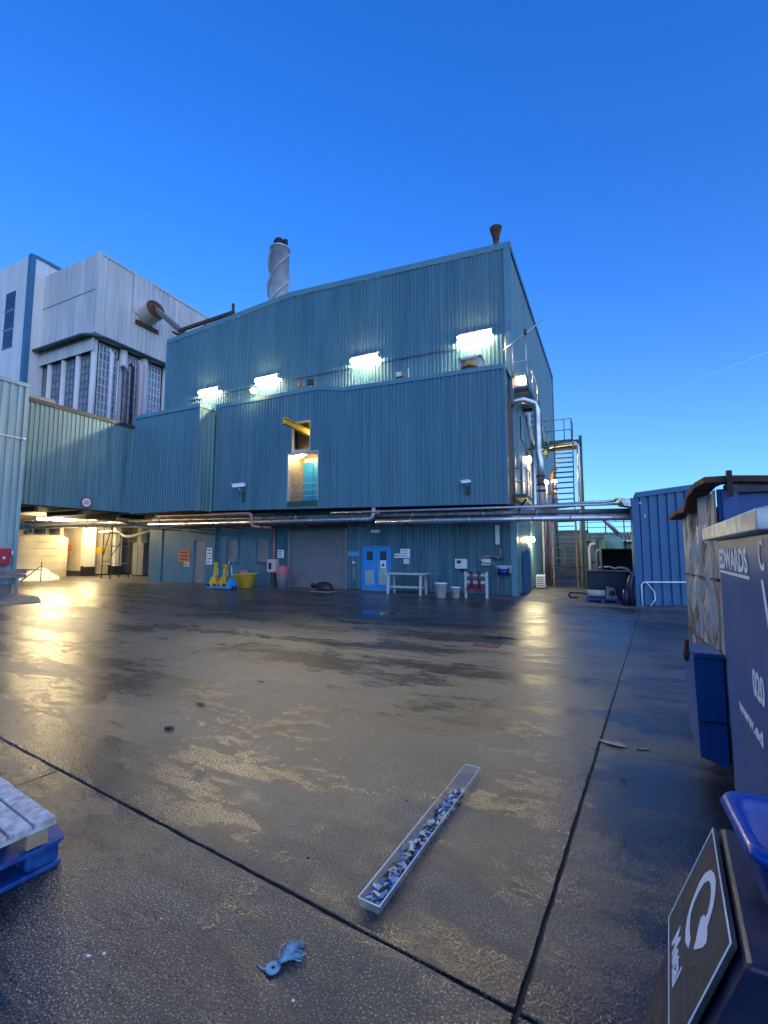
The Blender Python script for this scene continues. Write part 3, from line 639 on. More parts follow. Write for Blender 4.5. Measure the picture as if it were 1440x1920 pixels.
pipe('steam_pipe', [(-20.0, -1.35, 3.62), (4.5, -1.35, 3.2)], .10, pipegrey, 'dark grey pipe running behind the silver pipes below the overhang', clamps=[(x, -1.35, 3.62 - (x + 20) * .01714) for x in (-15, -10, -4, -1, 1, 2.5)])
pipe('steam_pipe', [(-7.8, -1.8, 3.55), (4.4, -1.75, 3.42)], .045, galv, 'thin galvanised pipe just under the overhang edge')
pipe('steam_pipe', [(.98, -1.6, 3.50), (4.4, -1.5, 3.58)], .05, silver, 'thin bright pipe leading from the tall silver duct to the shed')
pipe('steam_pipe', [(-20.0, -.7, 3.42), (-1, -.7, 3.42)], .07, darkgrey, 'dark pipe close to the wall under the overhang')
tr = thing('cable_tray', 'dark cable tray along the wall below the silver pipe', 'tray', (-15, -1.0, 3.1))
for y in (-1.28, -.95): MB().bar((-20.6, y, 3.17), (-7.0, y, 3.14), .03, .12).build('side_rail', darkgrey, tr)
MB().box(-20.6, -1.27, 3.11, -7.0, -.96, 3.13).build('tray_base', darkgrey, tr)
pipe('fire_pipe', [(-19.3, -1.75, 3.80), (-12.7, -1.75, 3.71), (-12.48, -1.75, 3.66), (-12.42, -1.75, 3.5), (-12.42, -1.75, 3.22), (-12.36, -1.75, 3.08), (-12.1, -1.7, 3.02), (-11.55, -1.3, 3.0)], .065, pinkpipe, 'faded red pipe under the overhang that drops in a double bend')
pipe('fire_pipe', [(-12.28, -.14, 3.0), (-12.28, -.14, .9)], .06, pinkpipe, 'faded red vertical pipe on the wall down to the hose cabinet')
for i in range(9):
    x = -19.2 + i * 2.45
    hg = MB().bar((x, -1.62, 3.66 - i * .04), (x, -1.62, 3.12), .04).bar((x, -1.75, 3.06 - i * .012), (x, -.1, 3.06 - i * .012), .05)
    hg.build('pipe_hanger', darkgrey, B)
single('valve', MB().tube([(-5.72, -1.62, 3.5), (-5.5, -1.62, 3.5)], .07, 10).tube([(-5.46, -1.62, 3.42), (-5.46, -1.62, 3.6)], .05, 8), white, 'white valve on the pipe riser above the blue doors', 'valve')
# ================================================================== LINK BRIDGE and LEFT SHED
K = thing('link_bridge', 'blue green corrugated enclosed bridge spanning the drive to the left shed', 'bridge', (-20.2, -5.4, 3.9))
BX = -20.25
corr((BX, -2.6), (BX, -8.6), 3.95, 6.9, pitch=.2, depth=.035, out=(1, 0)).build('bridge_cladding', clad_bridge, K)
corr((BX + .012, -2.6), (BX + .012, -8.6), 6.8, 8.72, pitch=.2, depth=.035, out=(1, 0)).build('bridge_cladding', clad_bridge, K)
box(-23.2, -8.6, 3.98, BX - .05, -2.6, 8.7).build('bridge_core', darkgrey, K)
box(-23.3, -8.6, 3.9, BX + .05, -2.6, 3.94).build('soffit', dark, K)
MB().prism([(BX + .09, -2.64, 8.66), (BX + .09, -2.64, 8.86), (-23.3, -2.64, 9.0), (-23.3, -2.64, 8.7)], (0, -6, 0)).build('roof', darkgrey, K)
for y in (-3.2, -5.2, -7.2): MB().bar((-23.2, y, 3.78), (BX - .1, y, 3.78), .14, .22).build('floor_beam', darkgrey, K)
MB().prism([(-21.9, -8.2, 8.9), (-21.9, -7.9, 9.15), (-21.9, -6.6, 9.2), (-21.9, -6.3, 8.9)], (1.2, 0, 0)).build('roof_cowl', grey, K)
sp = onX(162, 942, BX + .06)
sg = thing('height_sign', 'round white sign with red rim on the lower edge of the bridge', 'sign', (BX + .05, sp.y, sp.z - .3))
def disc_x(x, y, z, r, n=24, d=.02): return MB().prism([(x, y + r * math.cos(6.28319 * i / n), z + r * math.sin(6.28319 * i / n)) for i in range(n)], (d, 0, 0))
disc_x(BX + .05, sp.y, sp.z, .28).build('sign_rim', red, sg); disc_x(BX + .072, sp.y, sp.z, .215, d=.006).build('sign_face', signwhite, sg)
for z in (.07, -.0, -.07): box(BX + .079, sp.y - .13, sp.z + z - .015, BX + .082, sp.y + .13, sp.z + z + .015).build('lettering', grey, sg)

T = thing('corrugated_shed', 'pale blue corrugated shed at the end of the bridge', 'building', (-19.6, -10, 0))
LX = -19.6
corr((LX, -8.32), (LX, -16), .45, 7.3, pitch=.3, depth=.05, out=(1, 0)).build('shed_cladding', clad_pale, T)
corr((LX + .012, -8.32), (LX + .012, -16), 7.2, 9.12, pitch=.3, depth=.05, out=(1, 0)).build('shed_cladding', clad_pale, T)
box(-26, -16, 0, LX - .04, -8.36, 9.0).build('shed_core', darkgrey, T)
box(LX - .04, -16, 0.0, LX + .03, -8.32, .46).build('plinth', conc, T)
box(LX - .1, -8.36, .4, LX + .08, -8.22, 9.1).build('corner_flashing', clad_pale, T)
box(LX - .1, -16, 9.05, LX + .1, -8.2, 9.22).build('eaves_flashing', clad_pale, T)
single('conduit', MB().tube([(LX + .08, -16, 6.72), (LX + .08, -8.3, 6.72)], .022, 6).tube([(LX + .09, -8.36, 6.72), (LX + .09, -8.24, 6.72)], .06, 8), signwhite, 'thin white conduit along the pale shed wall', 'conduit')
hc = thing('hose_cabinet', 'red hose cabinet on the pale shed wall above the timber rail', 'cabinet', (LX + .06, -8.85, 1.25))
box(LX + .05, -9.2, 1.25, LX + .28, -8.55, 1.95).build('cabinet_body', red, hc, .015)
box(LX + .28, -9.16, 1.29, LX + .30, -8.60, 1.91).build('cabinet_door', red, hc); box(LX + .30, -8.85, 1.5, LX + .32, -8.75, 1.6).build('label_plate', white, hc)
single('notice', box(LX + .055, -8.42, 1.65, LX + .065, -8.26, 1.85), signwhite, 'tiny pale notice on the corner of the shed', 'notice')
gr = thing('timber_barrier', 'low timber rail on a post in front of the pale shed', 'barrier', (-19.2, -8.6, 0))
for z in (.78, .95): MB().bar((-19.2, -12, z), (-19.2, -8.0, z), .07, .14).build('plank', timber, gr)
MB().bar((-19.27, -8.3, 0), (-19.27, -8.3, .86), .1).build('post', galv, gr); MB().bar((-19.27, -10.5, 0), (-19.27, -10.5, .86), .1).build('post', galv, gr)

# ================================================================== UNDERPASS
tk = thing('storage_tank', 'big round cream storage tank in the lit underpass', 'tank', (-33.3, -.35, 0))
tkr = 1.72; tc = (-33.3, -.35, 0)
MB().lathe([(0, 3.05), (tkr - .3, 3.0), (tkr, 2.8), (tkr, 0)][::-1], tc, 32).build('shell', cream, tk)
for z in (.55, 1.05, 1.55, 2.05, 2.5): MB().lathe([(tkr, z - .03), (tkr + .025, z), (tkr, z + .03)], tc, 32).build('hoop', cream, tk)
bm_ = MB(); import random as _r
R0 = _r.Random(3); n = 22
prof = [(1.15, 0), (.95, .16), (.7, .4), (.38, .62), (.12, .76), (0, .78)]
bm_.lathe([(r * 1.0, z) for r, z in prof], (-29.7, -2.1, 0), n)
bm_.v = [(x + R0.uniform(-.1, .1), y + R0.uniform(-.1, .1), z + (R0.uniform(-.06, .06) if z > .1 else 0)) for x, y, z in bm_.v]
single('salt_heap', bm_, salt, 'white heap of road salt in front of the cream tank', 'heap')
fr = MB()
for (a, b) in (((-27.9, -2.9, 0), (-27.9, -2.9, 1.2)), ((-27.9, -2.9, .7), (-29.6, -4.2, .75)), ((-27.9, -2.9, .95), (-28.7, -3.6, 0))): fr.tube([a, b], .03, 6)
single('steel_stake', fr, dark, 'dark steel stake with braces beside the salt heap', 'stake')
W_ = thing('white_factory', 'tall white factory block with concrete window columns and ribbed upper cladding', 'building', (-32, 2, 0))
WXX = -32.0; WY = 1.85
# lower storey walls
box(-60, WY, 0, WXX, 20, 12.3).build('lower_wall', cream, W_)
box(WXX, WY, 0, WXX + .03, 18, .75).build('plinth', dark, W_)
box(-60, WY - .03, 0, WXX, WY, .4).build('plinth', darkgrey, W_)
for i, y in enumerate((2.3, 4.4, 6.6, 8.8)):
    MB().box(WXX + .031, y - .28, .0, WXX + .5, y + .28, 6.0).build('pier', whitewall, W_); box(WXX + .0315, y - .3, 0, WXX + .53, y + .3, .7).build('pier_base', dark, W_)
for y in (3.3, 5.5, 7.7): box(WXX + .031, y - .6, .1, WXX + .07, y + .6, 2.6).build('steel_door', cream if y < 4 else grey, W_)
for i in range(3): box(-34.9 - i * 1.9, WY - .3, 0, -34.3 - i * 1.9, WY - .031, 4).build('pier', whitewall, W_)
# windowed storey: recessed glazing between columns
Z0, Z1 = 12.3, 18.7
box(-60, WY + .5, Z0, WXX - .5, 20, Z1).build('glazing_core', darkgrey, W_)
def column(x, y, m=whitewall, w=.62):
    MB().tube([(x, y, Z0 - 4.3), (x, y, Z1 - .1)], w / 2, 10).build('column', m, W_)
ys = [WY + .35, WY + 2.5, WY + 4.4, WY + 6.6, WY + 8.4]
for y in ys[1:]: column(WXX - .1, y)
xs_ = [WXX - .3 - i * 1.95 for i in range(10)]
for x in xs_: column(x, WY + .25, w=.46)
def glazing(axis, a0, a1, c, z0, z1, cols, rows):
    g = MB(); fr_ = MB(); w = .045
    if axis == 'y':
        o = box(c - .04, a0, z0, c, a1, z1).build('window', glass_pale, W_)
        for i in range(cols + 1): fr_.box(c, a0 + (a1 - a0) * i / cols - w, z0, c + .05, a0 + (a1 - a0) * i / cols + w, z1)
        for j in range(rows + 1): fr_.box(c + .001, a0, z0 + (z1 - z0) * j / rows - w, c + .046, a1, z0 + (z1 - z0) * j / rows + w)
    else:
        o = box(a0, c, z0, a1, c + .04, z1).build('window', glass_pale, W_)
        for i in range(cols + 1): fr_.box(a0 + (a1 - a0) * i / cols - w, c - .05, z0, a0 + (a1 - a0) * i / cols + w, c, z1)
        for j in range(rows + 1): fr_.box(a0, c - .046, z0 + (z1 - z0) * j / rows - w, a1, c - .001, z0 + (z1 - z0) * j / rows + w)
    fr_.build('glazing_bars', white if axis == 'y' else grey, o)
for a, b in zip(ys, ys[1:]): glazing('y', a + .34, b - .34, WXX - .42, Z0 + .1, Z1 - .2, 5, 9)
for a, b in zip(xs_, xs_[1:]): glazing('x', b + .2, a - .2, WY + .34, Z0 - .6, Z1 - .2, 3, 11)
# green rounded gutter roof
gp = []
for k in range(7):
    a = math.radians(15 * k); gp.append((WXX - .9 + 1.35 * math.sin(a) if True else 0, WY + .8 - 1.35 * math.cos(a)))
path = [(-60, gp[0][1])] + gp + [(gp[-1][0], 20)]
MB().tube([(x, y, Z1 + .0) for x, y in path], .13, 8).build('gutter', greenroof, W_)
MB().prism([(x, y, Z1 + .06) for x, y in path] + [(-60, 20, Z1 + .06)], (0, 0, .08)).build('ledge', greenroof, W_)
# upper white cladding
UZ0, UZ1 = 18.95, 25.6
corr((WXX + .1, WY - .05), (WXX + .1, 20), UZ0, UZ1, pitch=.36, depth=.06, out=(1, 0)).build('upper_cladding', whiteclad, W_)
corr((-39.3, WY - .05), (WXX + .1, WY - .05), UZ0 - 1.4, UZ1, pitch=.36, depth=.012, out=(0, -1)).build('upper_cladding', whiteclad, W_)
box(-60, WY, UZ0 - .2, WXX + .05, 20, UZ1 - .05).build('upper_core', whiteclad, W_)
box(WXX - .05, WY - .13, UZ0, WXX + .19, WY + .12, UZ1 + .05).build('corner_flashing', whiteclad, W_)
box(WXX + .0, WY + .13, UZ1 - .1, WXX + .2, 20, UZ1 + .06).build('eaves_flashing', whiteclad, W_)
box(WXX + .17, 4.75, UZ0 + 3.2, WXX + .2, 6.6, UZ1 - .12).build('plain_panel', whiteclad, W_)
MB().box(-39.3, WY - .08, UZ0 + 3.6, WXX, WY - .06, UZ0 + 3.66).build('sheet_joint', grey, W_)
# pipes on the white block
for i, (px, rr, mm) in enumerate(((205, .13, white), (218, .09, galv), (232, .2, pipegrey), (262, .22, pinkbox), (246, .12, dark))):
    q = onX(px, 760, WXX + .55)
    MB().tube([(WXX + .55, q.y, 6.0), (WXX + .55, q.y, 17.6 - .5 * (i % 3)), (WXX + .2, q.y, 18.0 - .5 * (i % 3))], rr, 10).build('downpipe', mm, W_)
# exhaust duct from the white block
d0 = onX(275, 596, WXX + .2)
ed = thing('exhaust_duct', 'short rusty conical duct sticking out of the white cladding', 'duct', tuple(d0))
MB().tube([d0 + Vector((-.3, 0, 0)), d0 + Vector((1.5, -.25, .25))], [.78, .82], 20, False).build('duct_shell', cream, ed)
MB().tube([d0 + Vector((-.2, 0, 0)), d0 + Vector((1.48, -.25, .25))], [.70, .76], 20, True).build('duct_lining', rust, ed)
MB().prism([d0 + Vector((-.03, -1.0, -1.0)), d0 + Vector((-.03, 1.2, -1.0)), d0 + Vector((-.03, 1.2, -.6)), d0 + Vector((-.03, -1.0, -.6))], (.06, 0, 0)).build('rust_plate', rust, ed)
single('roof_beam', MB().bar(d0 + Vector((1.3, -.1, .45)), (-21.2, 1.2, 16.2), .28, .34), timber, 'pale weathered beam slanting from the exhaust duct to the blue roof', 'beam')
# pale tower with blue trim
TW = thing('pale_tower', 'cream tower block with blue trimmed rounded corner and a dark strip window', 'building', (-42, 2, 0))
tx, ty, tzz = -39.3, .7, 26.9
pr = [(tx - 8, ty, 0), (tx, ty, 0), (tx, ty, tzz - 1.2)]
MB().prism([(tx - 12, ty, 0), (tx, ty, 0), (tx, ty, tzz), (tx - 12, ty, tzz)], (0, 1.4, 0)).build('tower_front', whitewall, TW)
arc = [(tx - .05, ty + 1.4 + 1.2 * (1 - math.cos(math.radians(15 * k))), tzz - 1.2 + 1.2 * math.sin(math.radians(15 * k))) for k in range(7)]
MB().prism([(tx - .05, ty + 1.4, 0), (tx - .05, 14, 0), (tx - .05, 14, tzz)] + [(tx - .05, ty + 1.45, tzz)], (-11.9, 0, 0)).build('tower_side', whitewall, TW)
MB().box(tx - .4, ty - .06, 12, tx + .05, ty + .3, tzz + .12).build('corner_trim', trimblue, TW)
MB().box(tx - .12, ty + .3, tzz - .12, tx + .08, 14, tzz + .15).build('verge_trim', trimblue, TW)
q0, q1 = onY(9, 655, ty), onY(32, 542, ty)
h = (q1.z - q0.z) / 3
for i in range(3):
    z = q0.z + i * h
    wn = box(-42.9, ty - .02, z + .08, -41.4, ty + .02, z + h - .08).build('window', glass_dark, TW)
    MB().box(-43.0, ty - .05, z - .0, -41.3, ty - .0, z + .08).build('sill', trimblue, wn)
# underpass fittings
lt = onX(106, 974, -27.0)
t = thing('tube_lamp', 'bright tube lamp on the ceiling of the underpass close to the bridge', 'lamp', (-27, lt.y, lt.z))
d = Vector((.35, 1, 0)).normalized(); c = Vector((-27, lt.y, lt.z))
MB().bar(c - d * 1.0 + Vector((0, 0, .1)), c + d * 1.0 + Vector((0, 0, .1)), .14, .06).build('housing', galv, t)
MB().tube([c - d * .95, c + d * .95], .06, 8).build('tube', lamptube, t)
lt2 = onX(166, 986, -30.5)
t = thing('tube_lamp', 'second lit tube lamp deeper inside the underpass near the cream piers', 'lamp', (-30.5, lt2.y, 3.85))
MB().box(-30.58, lt2.y - .7, 3.93, -30.42, lt2.y + .7, 3.98).build('housing', galv, t)
MB().tube([(-30.5, lt2.y - .65, 3.86), (-30.5, lt2.y + .65, 3.86)], .05, 8).build('tube', lamptube, t)
UC = thing('underpass_canopy', 'dark steel ceiling with beams above the underpass behind the bridge', 'canopy', (-28, 0, 4))
box(-44, -9, 4.25, -23.4, 1.8, 4.35).build('deck', darkgrey, UC); box(-31.9, 1.8, 4.25, -22.1, 12, 4.35).build('deck', darkgrey, UC)
for x in (-25, -28, -31, -34): MB().bar((x, -9, 4.13), (x, 1.7, 4.13), .12, .24).build('beam', darkgrey, UC)
for y in (4, 7, 10): MB().bar((-31.9, y, 4.13), (-22.1, y, 4.13), .12, .24).build('beam', darkgrey, UC)
for i, (y, z, r, m) in enumerate(((-1.2, 3.75, .12, silver), (-.6, 3.7, .09, white), (0.1, 3.6, .12, silver), (.7, 3.82, .08, white))):
    pipe('ceiling_pipe', [(-44, y - .6, z), (-30, y, z), (-24.5, y + .8, z - .08), (-22.6, y + .5, z - .25)], r, m, ('thick silver pipe', 'thin white pipe', 'low silver pipe', 'thin high white pipe')[i] + ' under the underpass ceiling')
pipe('ceiling_pipe', [(-31, 2.5, 3.3), (-27.5, 1.6, 3.25), (-26.5, 1.4, 2.9), (-25.5, 1.2, 2.85), (-23.2, 1.0, 3.2)], .1, white, 'sagging white pipe near the blue wall in the underpass')
sc = thing('scaffold_tower', 'dark scaffold tube tower standing in the underpass by the blue wall', 'scaffold', (-27, 1, 0))
P4 = [G(190, 1085), G(206, 1086), G(240, 1083), G(222, 1083)]
for p in P4: MB().tube([(p.x, p.y, 0), (p.x, p.y, 3.9)], .035, 6).build('standard', darkgrey, sc)
for z in (1.0, 2.2, 3.1):
    for i in range(4):
        a, b = P4[i], P4[(i + 1) % 4]; MB().tube([(a.x, a.y, z), (b.x, b.y, z)], .03, 6).build('ledger', galv if z < 3 else darkgrey, sc)
for a, b in ((P4[0], P4[1]), (P4[1], P4[2])): MB().tube([(a.x, a.y, 1.5), (b.x, b.y, 3.6)], .03, 6).build('brace', darkgrey, sc)
def hbar(name, p, q, h, m, label, rails=(.15, .55)):
    t = thing(name, label, 'barrier', tuple((p + q) / 2))
    for z in rails + (h,): MB().tube([p + Vector((0, 0, z)), q + Vector((0, 0, z))], .03, 6).build('rail', m, t)
    for a in (p, q): MB().tube([a, a + Vector((0, 0, h))], .035, 6).build('upright', m, t)
hbar('barrier', G(104, 1078), G(122, 1079), 1.2, yellow, 'yellow steel barrier beside the cream tank')
hbar('barrier', G(164, 1077), G(187, 1077), 1.05, cream, 'cream tubular barrier with rounded top in the underpass')
p = G(158, 1079)
t = thing('post_with_base', 'tall dark red post on a heavy base in the underpass', 'post', tuple(p))
MB().lathe([(.38, 0), (.38, .08), (.2, .14), (.1, .7), (.05, .75), (.05, 3.6)], tuple(p), 12).build('post', darkred, t)
sgn = onX(137, 1031, WXX + .6)
single('warning_sign', box(WXX + .62, 2.05, 1.85, WXX + .64, 2.9, 2.3) if False else box(-33.4, WY - .36, 1.85, -32.5, WY - .34, 2.35), orange, 'orange warning sign on the cream wall of the underpass', 'sign')
single('wall_notice', box(-32.3 + .9, 2.6, 1.7, -31.37, 3.2, 2.2), yellow, 'small yellowish notice on a cream door in the underpass', 'notice')
bpp = G(258, 1080)
t = thing('grey_cabinet', 'tall grey steel cabinet at the corner of the blue wall in the underpass', 'cabinet', (bpp.x, bpp.y, 0))
MB().box(bpp.x - .7, bpp.y, 0.08, bpp.x + .5, bpp.y + .6, 2.5).build('cabinet_body', slate, t, .02)
MB().box(bpp.x - .12, bpp.y - .015, .2, bpp.x - .1, bpp.y - .001, 2.4).build('door_gap', dark, t); box(bpp.x - .7, bpp.y + .02, 0, bpp.x + .5, bpp.y + .58, .08).build('plinth', dark, t)
# ================================================================== THINGS ALONG THE WALL
def notice(name, x0, x1, z0, z1, m, label, y=-.06, lines=0, cat='sign', lm=None):
    t = single(name, box(x0, y, z0, x1, y + .012, z1), m, label, cat)
    for i in range(lines):
        z = z1 - (z1 - z0) * (i + .75) / (lines + .5); hh = (z1 - z0) / (lines + .5) * .22
        o = box(x0 + .04 * (x1 - x0) * 3, y - .003, z - hh, x1 - .12 * (x1 - x0) - random.uniform(0, .2) * (x1 - x0), y - .0005, z + hh).build('lettering', lm or grey, t)
    return t
wx = lambda px, py: onY(px, py, -.03)
a, b = wx(334, 1053), wx(356, 1031)
notice('warning_sign', a.x, b.x, a.z, b.z, orange, 'orange warning sign on the blue wall beside the grey door', -.02, 3, lm=darkred)
a, b = wx(344, 1062), wx(355, 1053); notice('wall_notice', a.x, b.x, a.z, b.z - .02, cream, 'small cream notice under the orange sign', -.02, 1)
a, b = wx(389, 1042), wx(400, 1027); notice('wall_notice', a.x, b.x, a.z, b.z, signwhite, 'upper white notice on the pilaster by the grey door', -.11, 2)
a, b = wx(388, 1058), wx(400, 1043); notice('wall_notice', a.x, b.x, a.z, b.z, signwhite, 'lower white notice on the pilaster by the grey door', -.11, 2)
a, b = wx(521, 1046), wx(533, 1031); notice('wall_notice', a.x, b.x, a.z, b.z, signwhite, 'pale notice between the red pipe and the roller shutter', -.06, 3)
a, b = wx(652, 1043), wx(674, 1034); notice('wash_sign', a.x, b.x, a.z, b.z, signblue, 'small blue and white sign left of the blue doors', -.06)
a, b = wx(740, 1046), wx(750, 1038); notice('wall_notice', a.x, b.x, a.z, b.z, signwhite, 'small white notice right beside the blue doors', -.06, 1)
a, b = wx(751, 1046), wx(769, 1029); notice('wall_notice', a.x, b.x, a.z, b.z, signwhite, 'larger pale notice right of the blue doors', -.06, 3, lm=pinkbox)
a, b = wx(757, 1057), wx(768, 1048); notice('paper_pad', a.x, b.x, a.z, b.z, white, 'white paper pad hanging under the larger notice', -.06)
# tap left of doors
tp = onY(663, 1055, -.08)
t = thing('wall_tap', 'small white tap on the ribbed wall left of the blue doors', 'tap', tuple(tp))
MB().lathe([(0, -.07), (.08, -.05), (.08, .05), (0, .07)], tuple(tp), 10).build('tap_body', white, t)
MB().tube([tp + Vector((0, .03, -.05)), (tp.x, -.05, .1)], .02, 6).build('supply_pipe', galv, t)
# unlit bulkhead above the doors
q = onY(704, 996, -.1)
t = thing('bulkhead_lamp', 'unlit white bulkhead lamp above the blue doors', 'lamp', tuple(q))
MB().box(q.x - .22, -.16, q.z - .05, q.x + .22, -.04, q.z + .07).build('housing', white, t, .02)
box(q.x - .19, -.13, q.z - .08, q.x + .19, -.06, q.z - .051).build('diffuser', signwhite, t)
# hose cabinet with pipe
a, b = onY(502, 1085, -.3), onY(515, 1060, -.3)
t = thing('hose_cabinet', 'faded pink hose cabinet on a post at the foot of the red pipe', 'cabinet', (a.x + .2, -.25, 0))
MB().box(a.x, -.4, .75, b.x + .12, -.07, 1.42).build('cabinet_body', pinkbox, t, .03)
box(a.x + .12, -.41, .9, a.x + .3, -.401, 1.25).build('inspection_window', dark, t); box(a.x + .2, -.3, 0, a.x + .42, -.12, .75).build('post', darkgrey, t)
# litter bin
q = G(529, 1104)
t = thing('litter_bin', 'round grey litter bin with red domed lid beside the roller shutter', 'bin', tuple(q))
MB().lathe([(.0, 0), (.24, 0), (.29, .7), (.29, .72), (0, .72)], (q.x, q.y, .006), 20).build('bin_body', slate, t)
MB().lathe([(.31, .72), (.32, .80), (.30, 1.0), (.22, 1.10), (0, 1.14)], (q.x, q.y, .006), 20).build('bin_lid', pinkred, t)
# yellow tub
q = G(459, 1102); 
t = thing('yellow_tub', 'yellow plastic builders tub standing by the wall', 'tub', tuple(q))
prof = [(.30, .0), (.36, .03), (.58, .62), (.66, .66), (.66, .70), (.56, .68), (.34, .08), (0, .07)]
m = MB().lathe(prof, (0, 0, 0), 20); m.v = [(q.x + x * 1.15, q.y + y * .75, z + .008 + (.08 * x if z > .3 else 0)) for x, y, z in m.v]; m.build('tub_shell', yellow, t)
m = MB().lathe([(0, -.3), (.25, -.3), (.28, .0), (.2, .14), (0, .16)], (0, 0, 0), 14); m.v = [(q.x - .05 + x, q.y + y * .6, z + .74) for x, y, z in m.v]
single('pink_sack', m, pinkred, 'faded red bundle lying in the yellow tub', 'sack')
# yellow hand stackers / pump handles
def stacker(px, py, h, label):
    q = G(px, py); t = thing('yellow_jack', label, 'jack', tuple(q), 'yellow trolley jacks by the grey door')
    x, y = q.x, q.y
    MB().hexa([(x - .27, y - .2, .02), (x + .27, y - .2, .02), (x + .27, y + .2, .02), (x - .27, y + .2, .02), (x - .1, y - .14, .5), (x + .16, y - .14, .5), (x + .16, y + .14, .5), (x - .1, y + .14, .5)]).build('jack_base', yellow, t, .02)
    MB().bar((x + .0, y, .45), (x + .08, y, h), .16, .12).build('mast', yellow, t, .01)
    MB().box(x - .02, y - .08, h, x + .18, y + .08, h + .13).build('head', yellow, t, .02)
    MB().tube([(x + .24, y - .05, .3), (x + .24, y - .05, h - .15)], .03, 6).build('handle', galv, t)
    for s in (-1, 1): MB().tube([(x + s * .2, y - .24, .09), (x + s * .2, y - .19, .09)], .085, 10).build('wheel', dark, t)
stacker(402, 1100, 1.12, 'yellow trolley jack nearest the grey door'); stacker(420, 1100, 1.02, 'yellow trolley jack next to the blue pallet truck')
# blue pallet truck
q = G(432, 1105)
t = thing('pallet_truck', 'blue pallet truck with upright handle in front of the yellow jacks', 'pallet truck', tuple(q))
x, y = q.x, q.y
for s in (-1, 1): MB().bar((x - 1.25, y + s * .18 - .1, .09), (x, y + s * .18, .09), .15, .06).build('fork', brightblue, t)
MB().hexa([(x - .08, y - .27, .06), (x + .22, y - .27, .06), (x + .22, y + .27, .06), (x - .08, y + .27, .06), (x - .0, y - .12, .5), (x + .16, y - .12, .5), (x + .16, y + .12, .5), (x - .0, y + .12, .5)]).build('pump_housing', doorblue, t)
MB().tube([(x + .1, y, .4), (x + .02, y, 1.15)], .03, 8).build('handle_shaft', galv, t)
MB().tube([(x + .02, y - .12, 1.15), (x - .02, y - .14, 1.32), (x - .02, y + .14, 1.32), (x + .02, y + .12, 1.15)], .022, 6).build('handle_grip', galv, t)
for s in (-1, 1): MB().tube([(x + .2, y + s * .1 - .03, .095), (x + .2, y + s * .1 + .03, .095)], .09, 12).build('wheel', black, t)
# black bundle
q = G(606, 1110)
t = thing('black_bundle', 'lumpy black bundle on a low board in front of the roller shutter', 'bundle', tuple(q))
m = MB().lathe([(.44, 0), (.47, .1), (.40, .27), (.2, .37), (0, .39)], (0, 0, 0), 18); R2 = random.Random(5)
m.v = [(q.x + .02 + x * 1.0 * (1 + R2.uniform(-.1, .1)), q.y + y * .6 * (1 + R2.uniform(-.1, .1)), z * (1 + .25 * (x > .0) * 0 + R2.uniform(-.08, .08)) + .06) for x, y, z in m.v]; m.build('cover', black, t)
MB().tube([(q.x - .45, q.y - .1, .2), (q.x - .5, q.y - .2, .32), (q.x - .38, q.y - .24, .36), (q.x - .3, q.y - .2, .2)], .05, 8).build('handle', black, t)
box(q.x - .5, q.y - .3, .008, q.x + .5, q.y + .25, .055).build('board', timber, t)
# trestle table
A_, Bq = G(755, 1118), G(812, 1120)
t = thing('trestle_table', 'white trestle work table right of the blue doors', 'table', (-4.6, -1.2, 0))
x0, x1, y0, y1 = -5.22, -3.5, -1.45, -.75
MB().box(x0 - .12, y0 - .05, .84, x1 + .05, y1 + .05, .90).build('tabletop', woodwhite, t, .006)
MB().box(x1 + .05, y0 + .2, .85, x1 + .55, y1 - .05, .88).build('board', grey, t)
for x in (x0 + .1, x1 - .15):
    for y, dy in ((y0 + .06, -.06), (y1 - .06, .06)):
        MB().bar((x, y, .84), (x, y + dy, .006), .10, .05).build('leg', woodwhite, t)
    MB().bar((x, y0 + .05, .3), (x, y1 - .05, .3), .05).build('cross_rail', woodwhite, t)
MB().bar((x0 + .1, (y0 + y1) / 2, .3), (x1 - .15, (y0 + y1) / 2, .3), .06, .09).build('stretcher', woodwhite, t)
# buckets
def bucket(px, py, r, h, label):
    q = G(px, py); t = thing('white_bucket', label, 'bucket', tuple(q))
    MB().lathe([(0, .004), (r * .78, .004), (r, h), (r * 1.06, h), (r * 1.06, h - .04), (r * .98, h - .04), (r * .98, h), (r * .9, h - .02), (r * .72, .02), (0, .02)], (q.x, q.y, .006), 20).build('bucket_shell', white, t)
    MB().tube([(q.x + r * 1.05 * math.cos(a), q.y - r * 1.05 * abs(math.sin(a)) * .5 - .03, h + .0 - .16 * math.sin(a)) for a in [math.pi * i / 10 for i in range(11)]], .008, 5).build('bail_handle', galv, t)
bucket(827, 1121, .24, .58, 'tall white bucket beside the trestle table'); bucket(854, 1121, .19, .42, 'short white bucket between the tall bucket and the valve rack')
# rack of red valves
q = G(894, 1122)
t = thing('valve_rack', 'white frame carrying dark red valves on the right of the wall', 'valve rack', (q.x, q.y, 0))
x, y = q.x, q.y
for s in (-.42, .40): MB().box(x + s - .045, y - .04, .006, x + s + .045, y + .04, 1.02).build('post', woodwhite, t)
for z in (.90, .62): MB().box(x - .374, y - .03, z - .05, x + .354, y + .03, z + .05).build('cross_rail', woodwhite, t)
for i, s in enumerate((-.17, .13)):
    MB().tube([(x + s, y - .09, .4), (x + s, y - .09, 1.05)], .05, 10).build('valve_body', darkred, t)
    for z in (.5, .75, 1.0): MB().tube([(x + s, y - .09, z - .02), (x + s, y - .09, z + .02)], .095, 12).build('flange', darkred, t)
for s in (-.27, -.03, .23):
    MB().tube([(x + s, y - .05, .42), (x + s, y - .20, .36)], .085, 12).build('outlet', darkred, t); MB().tube([(x + s, y - .2, .36), (x + s, y - .24, .34)], .06, 10).build('outlet_cap', red, t)
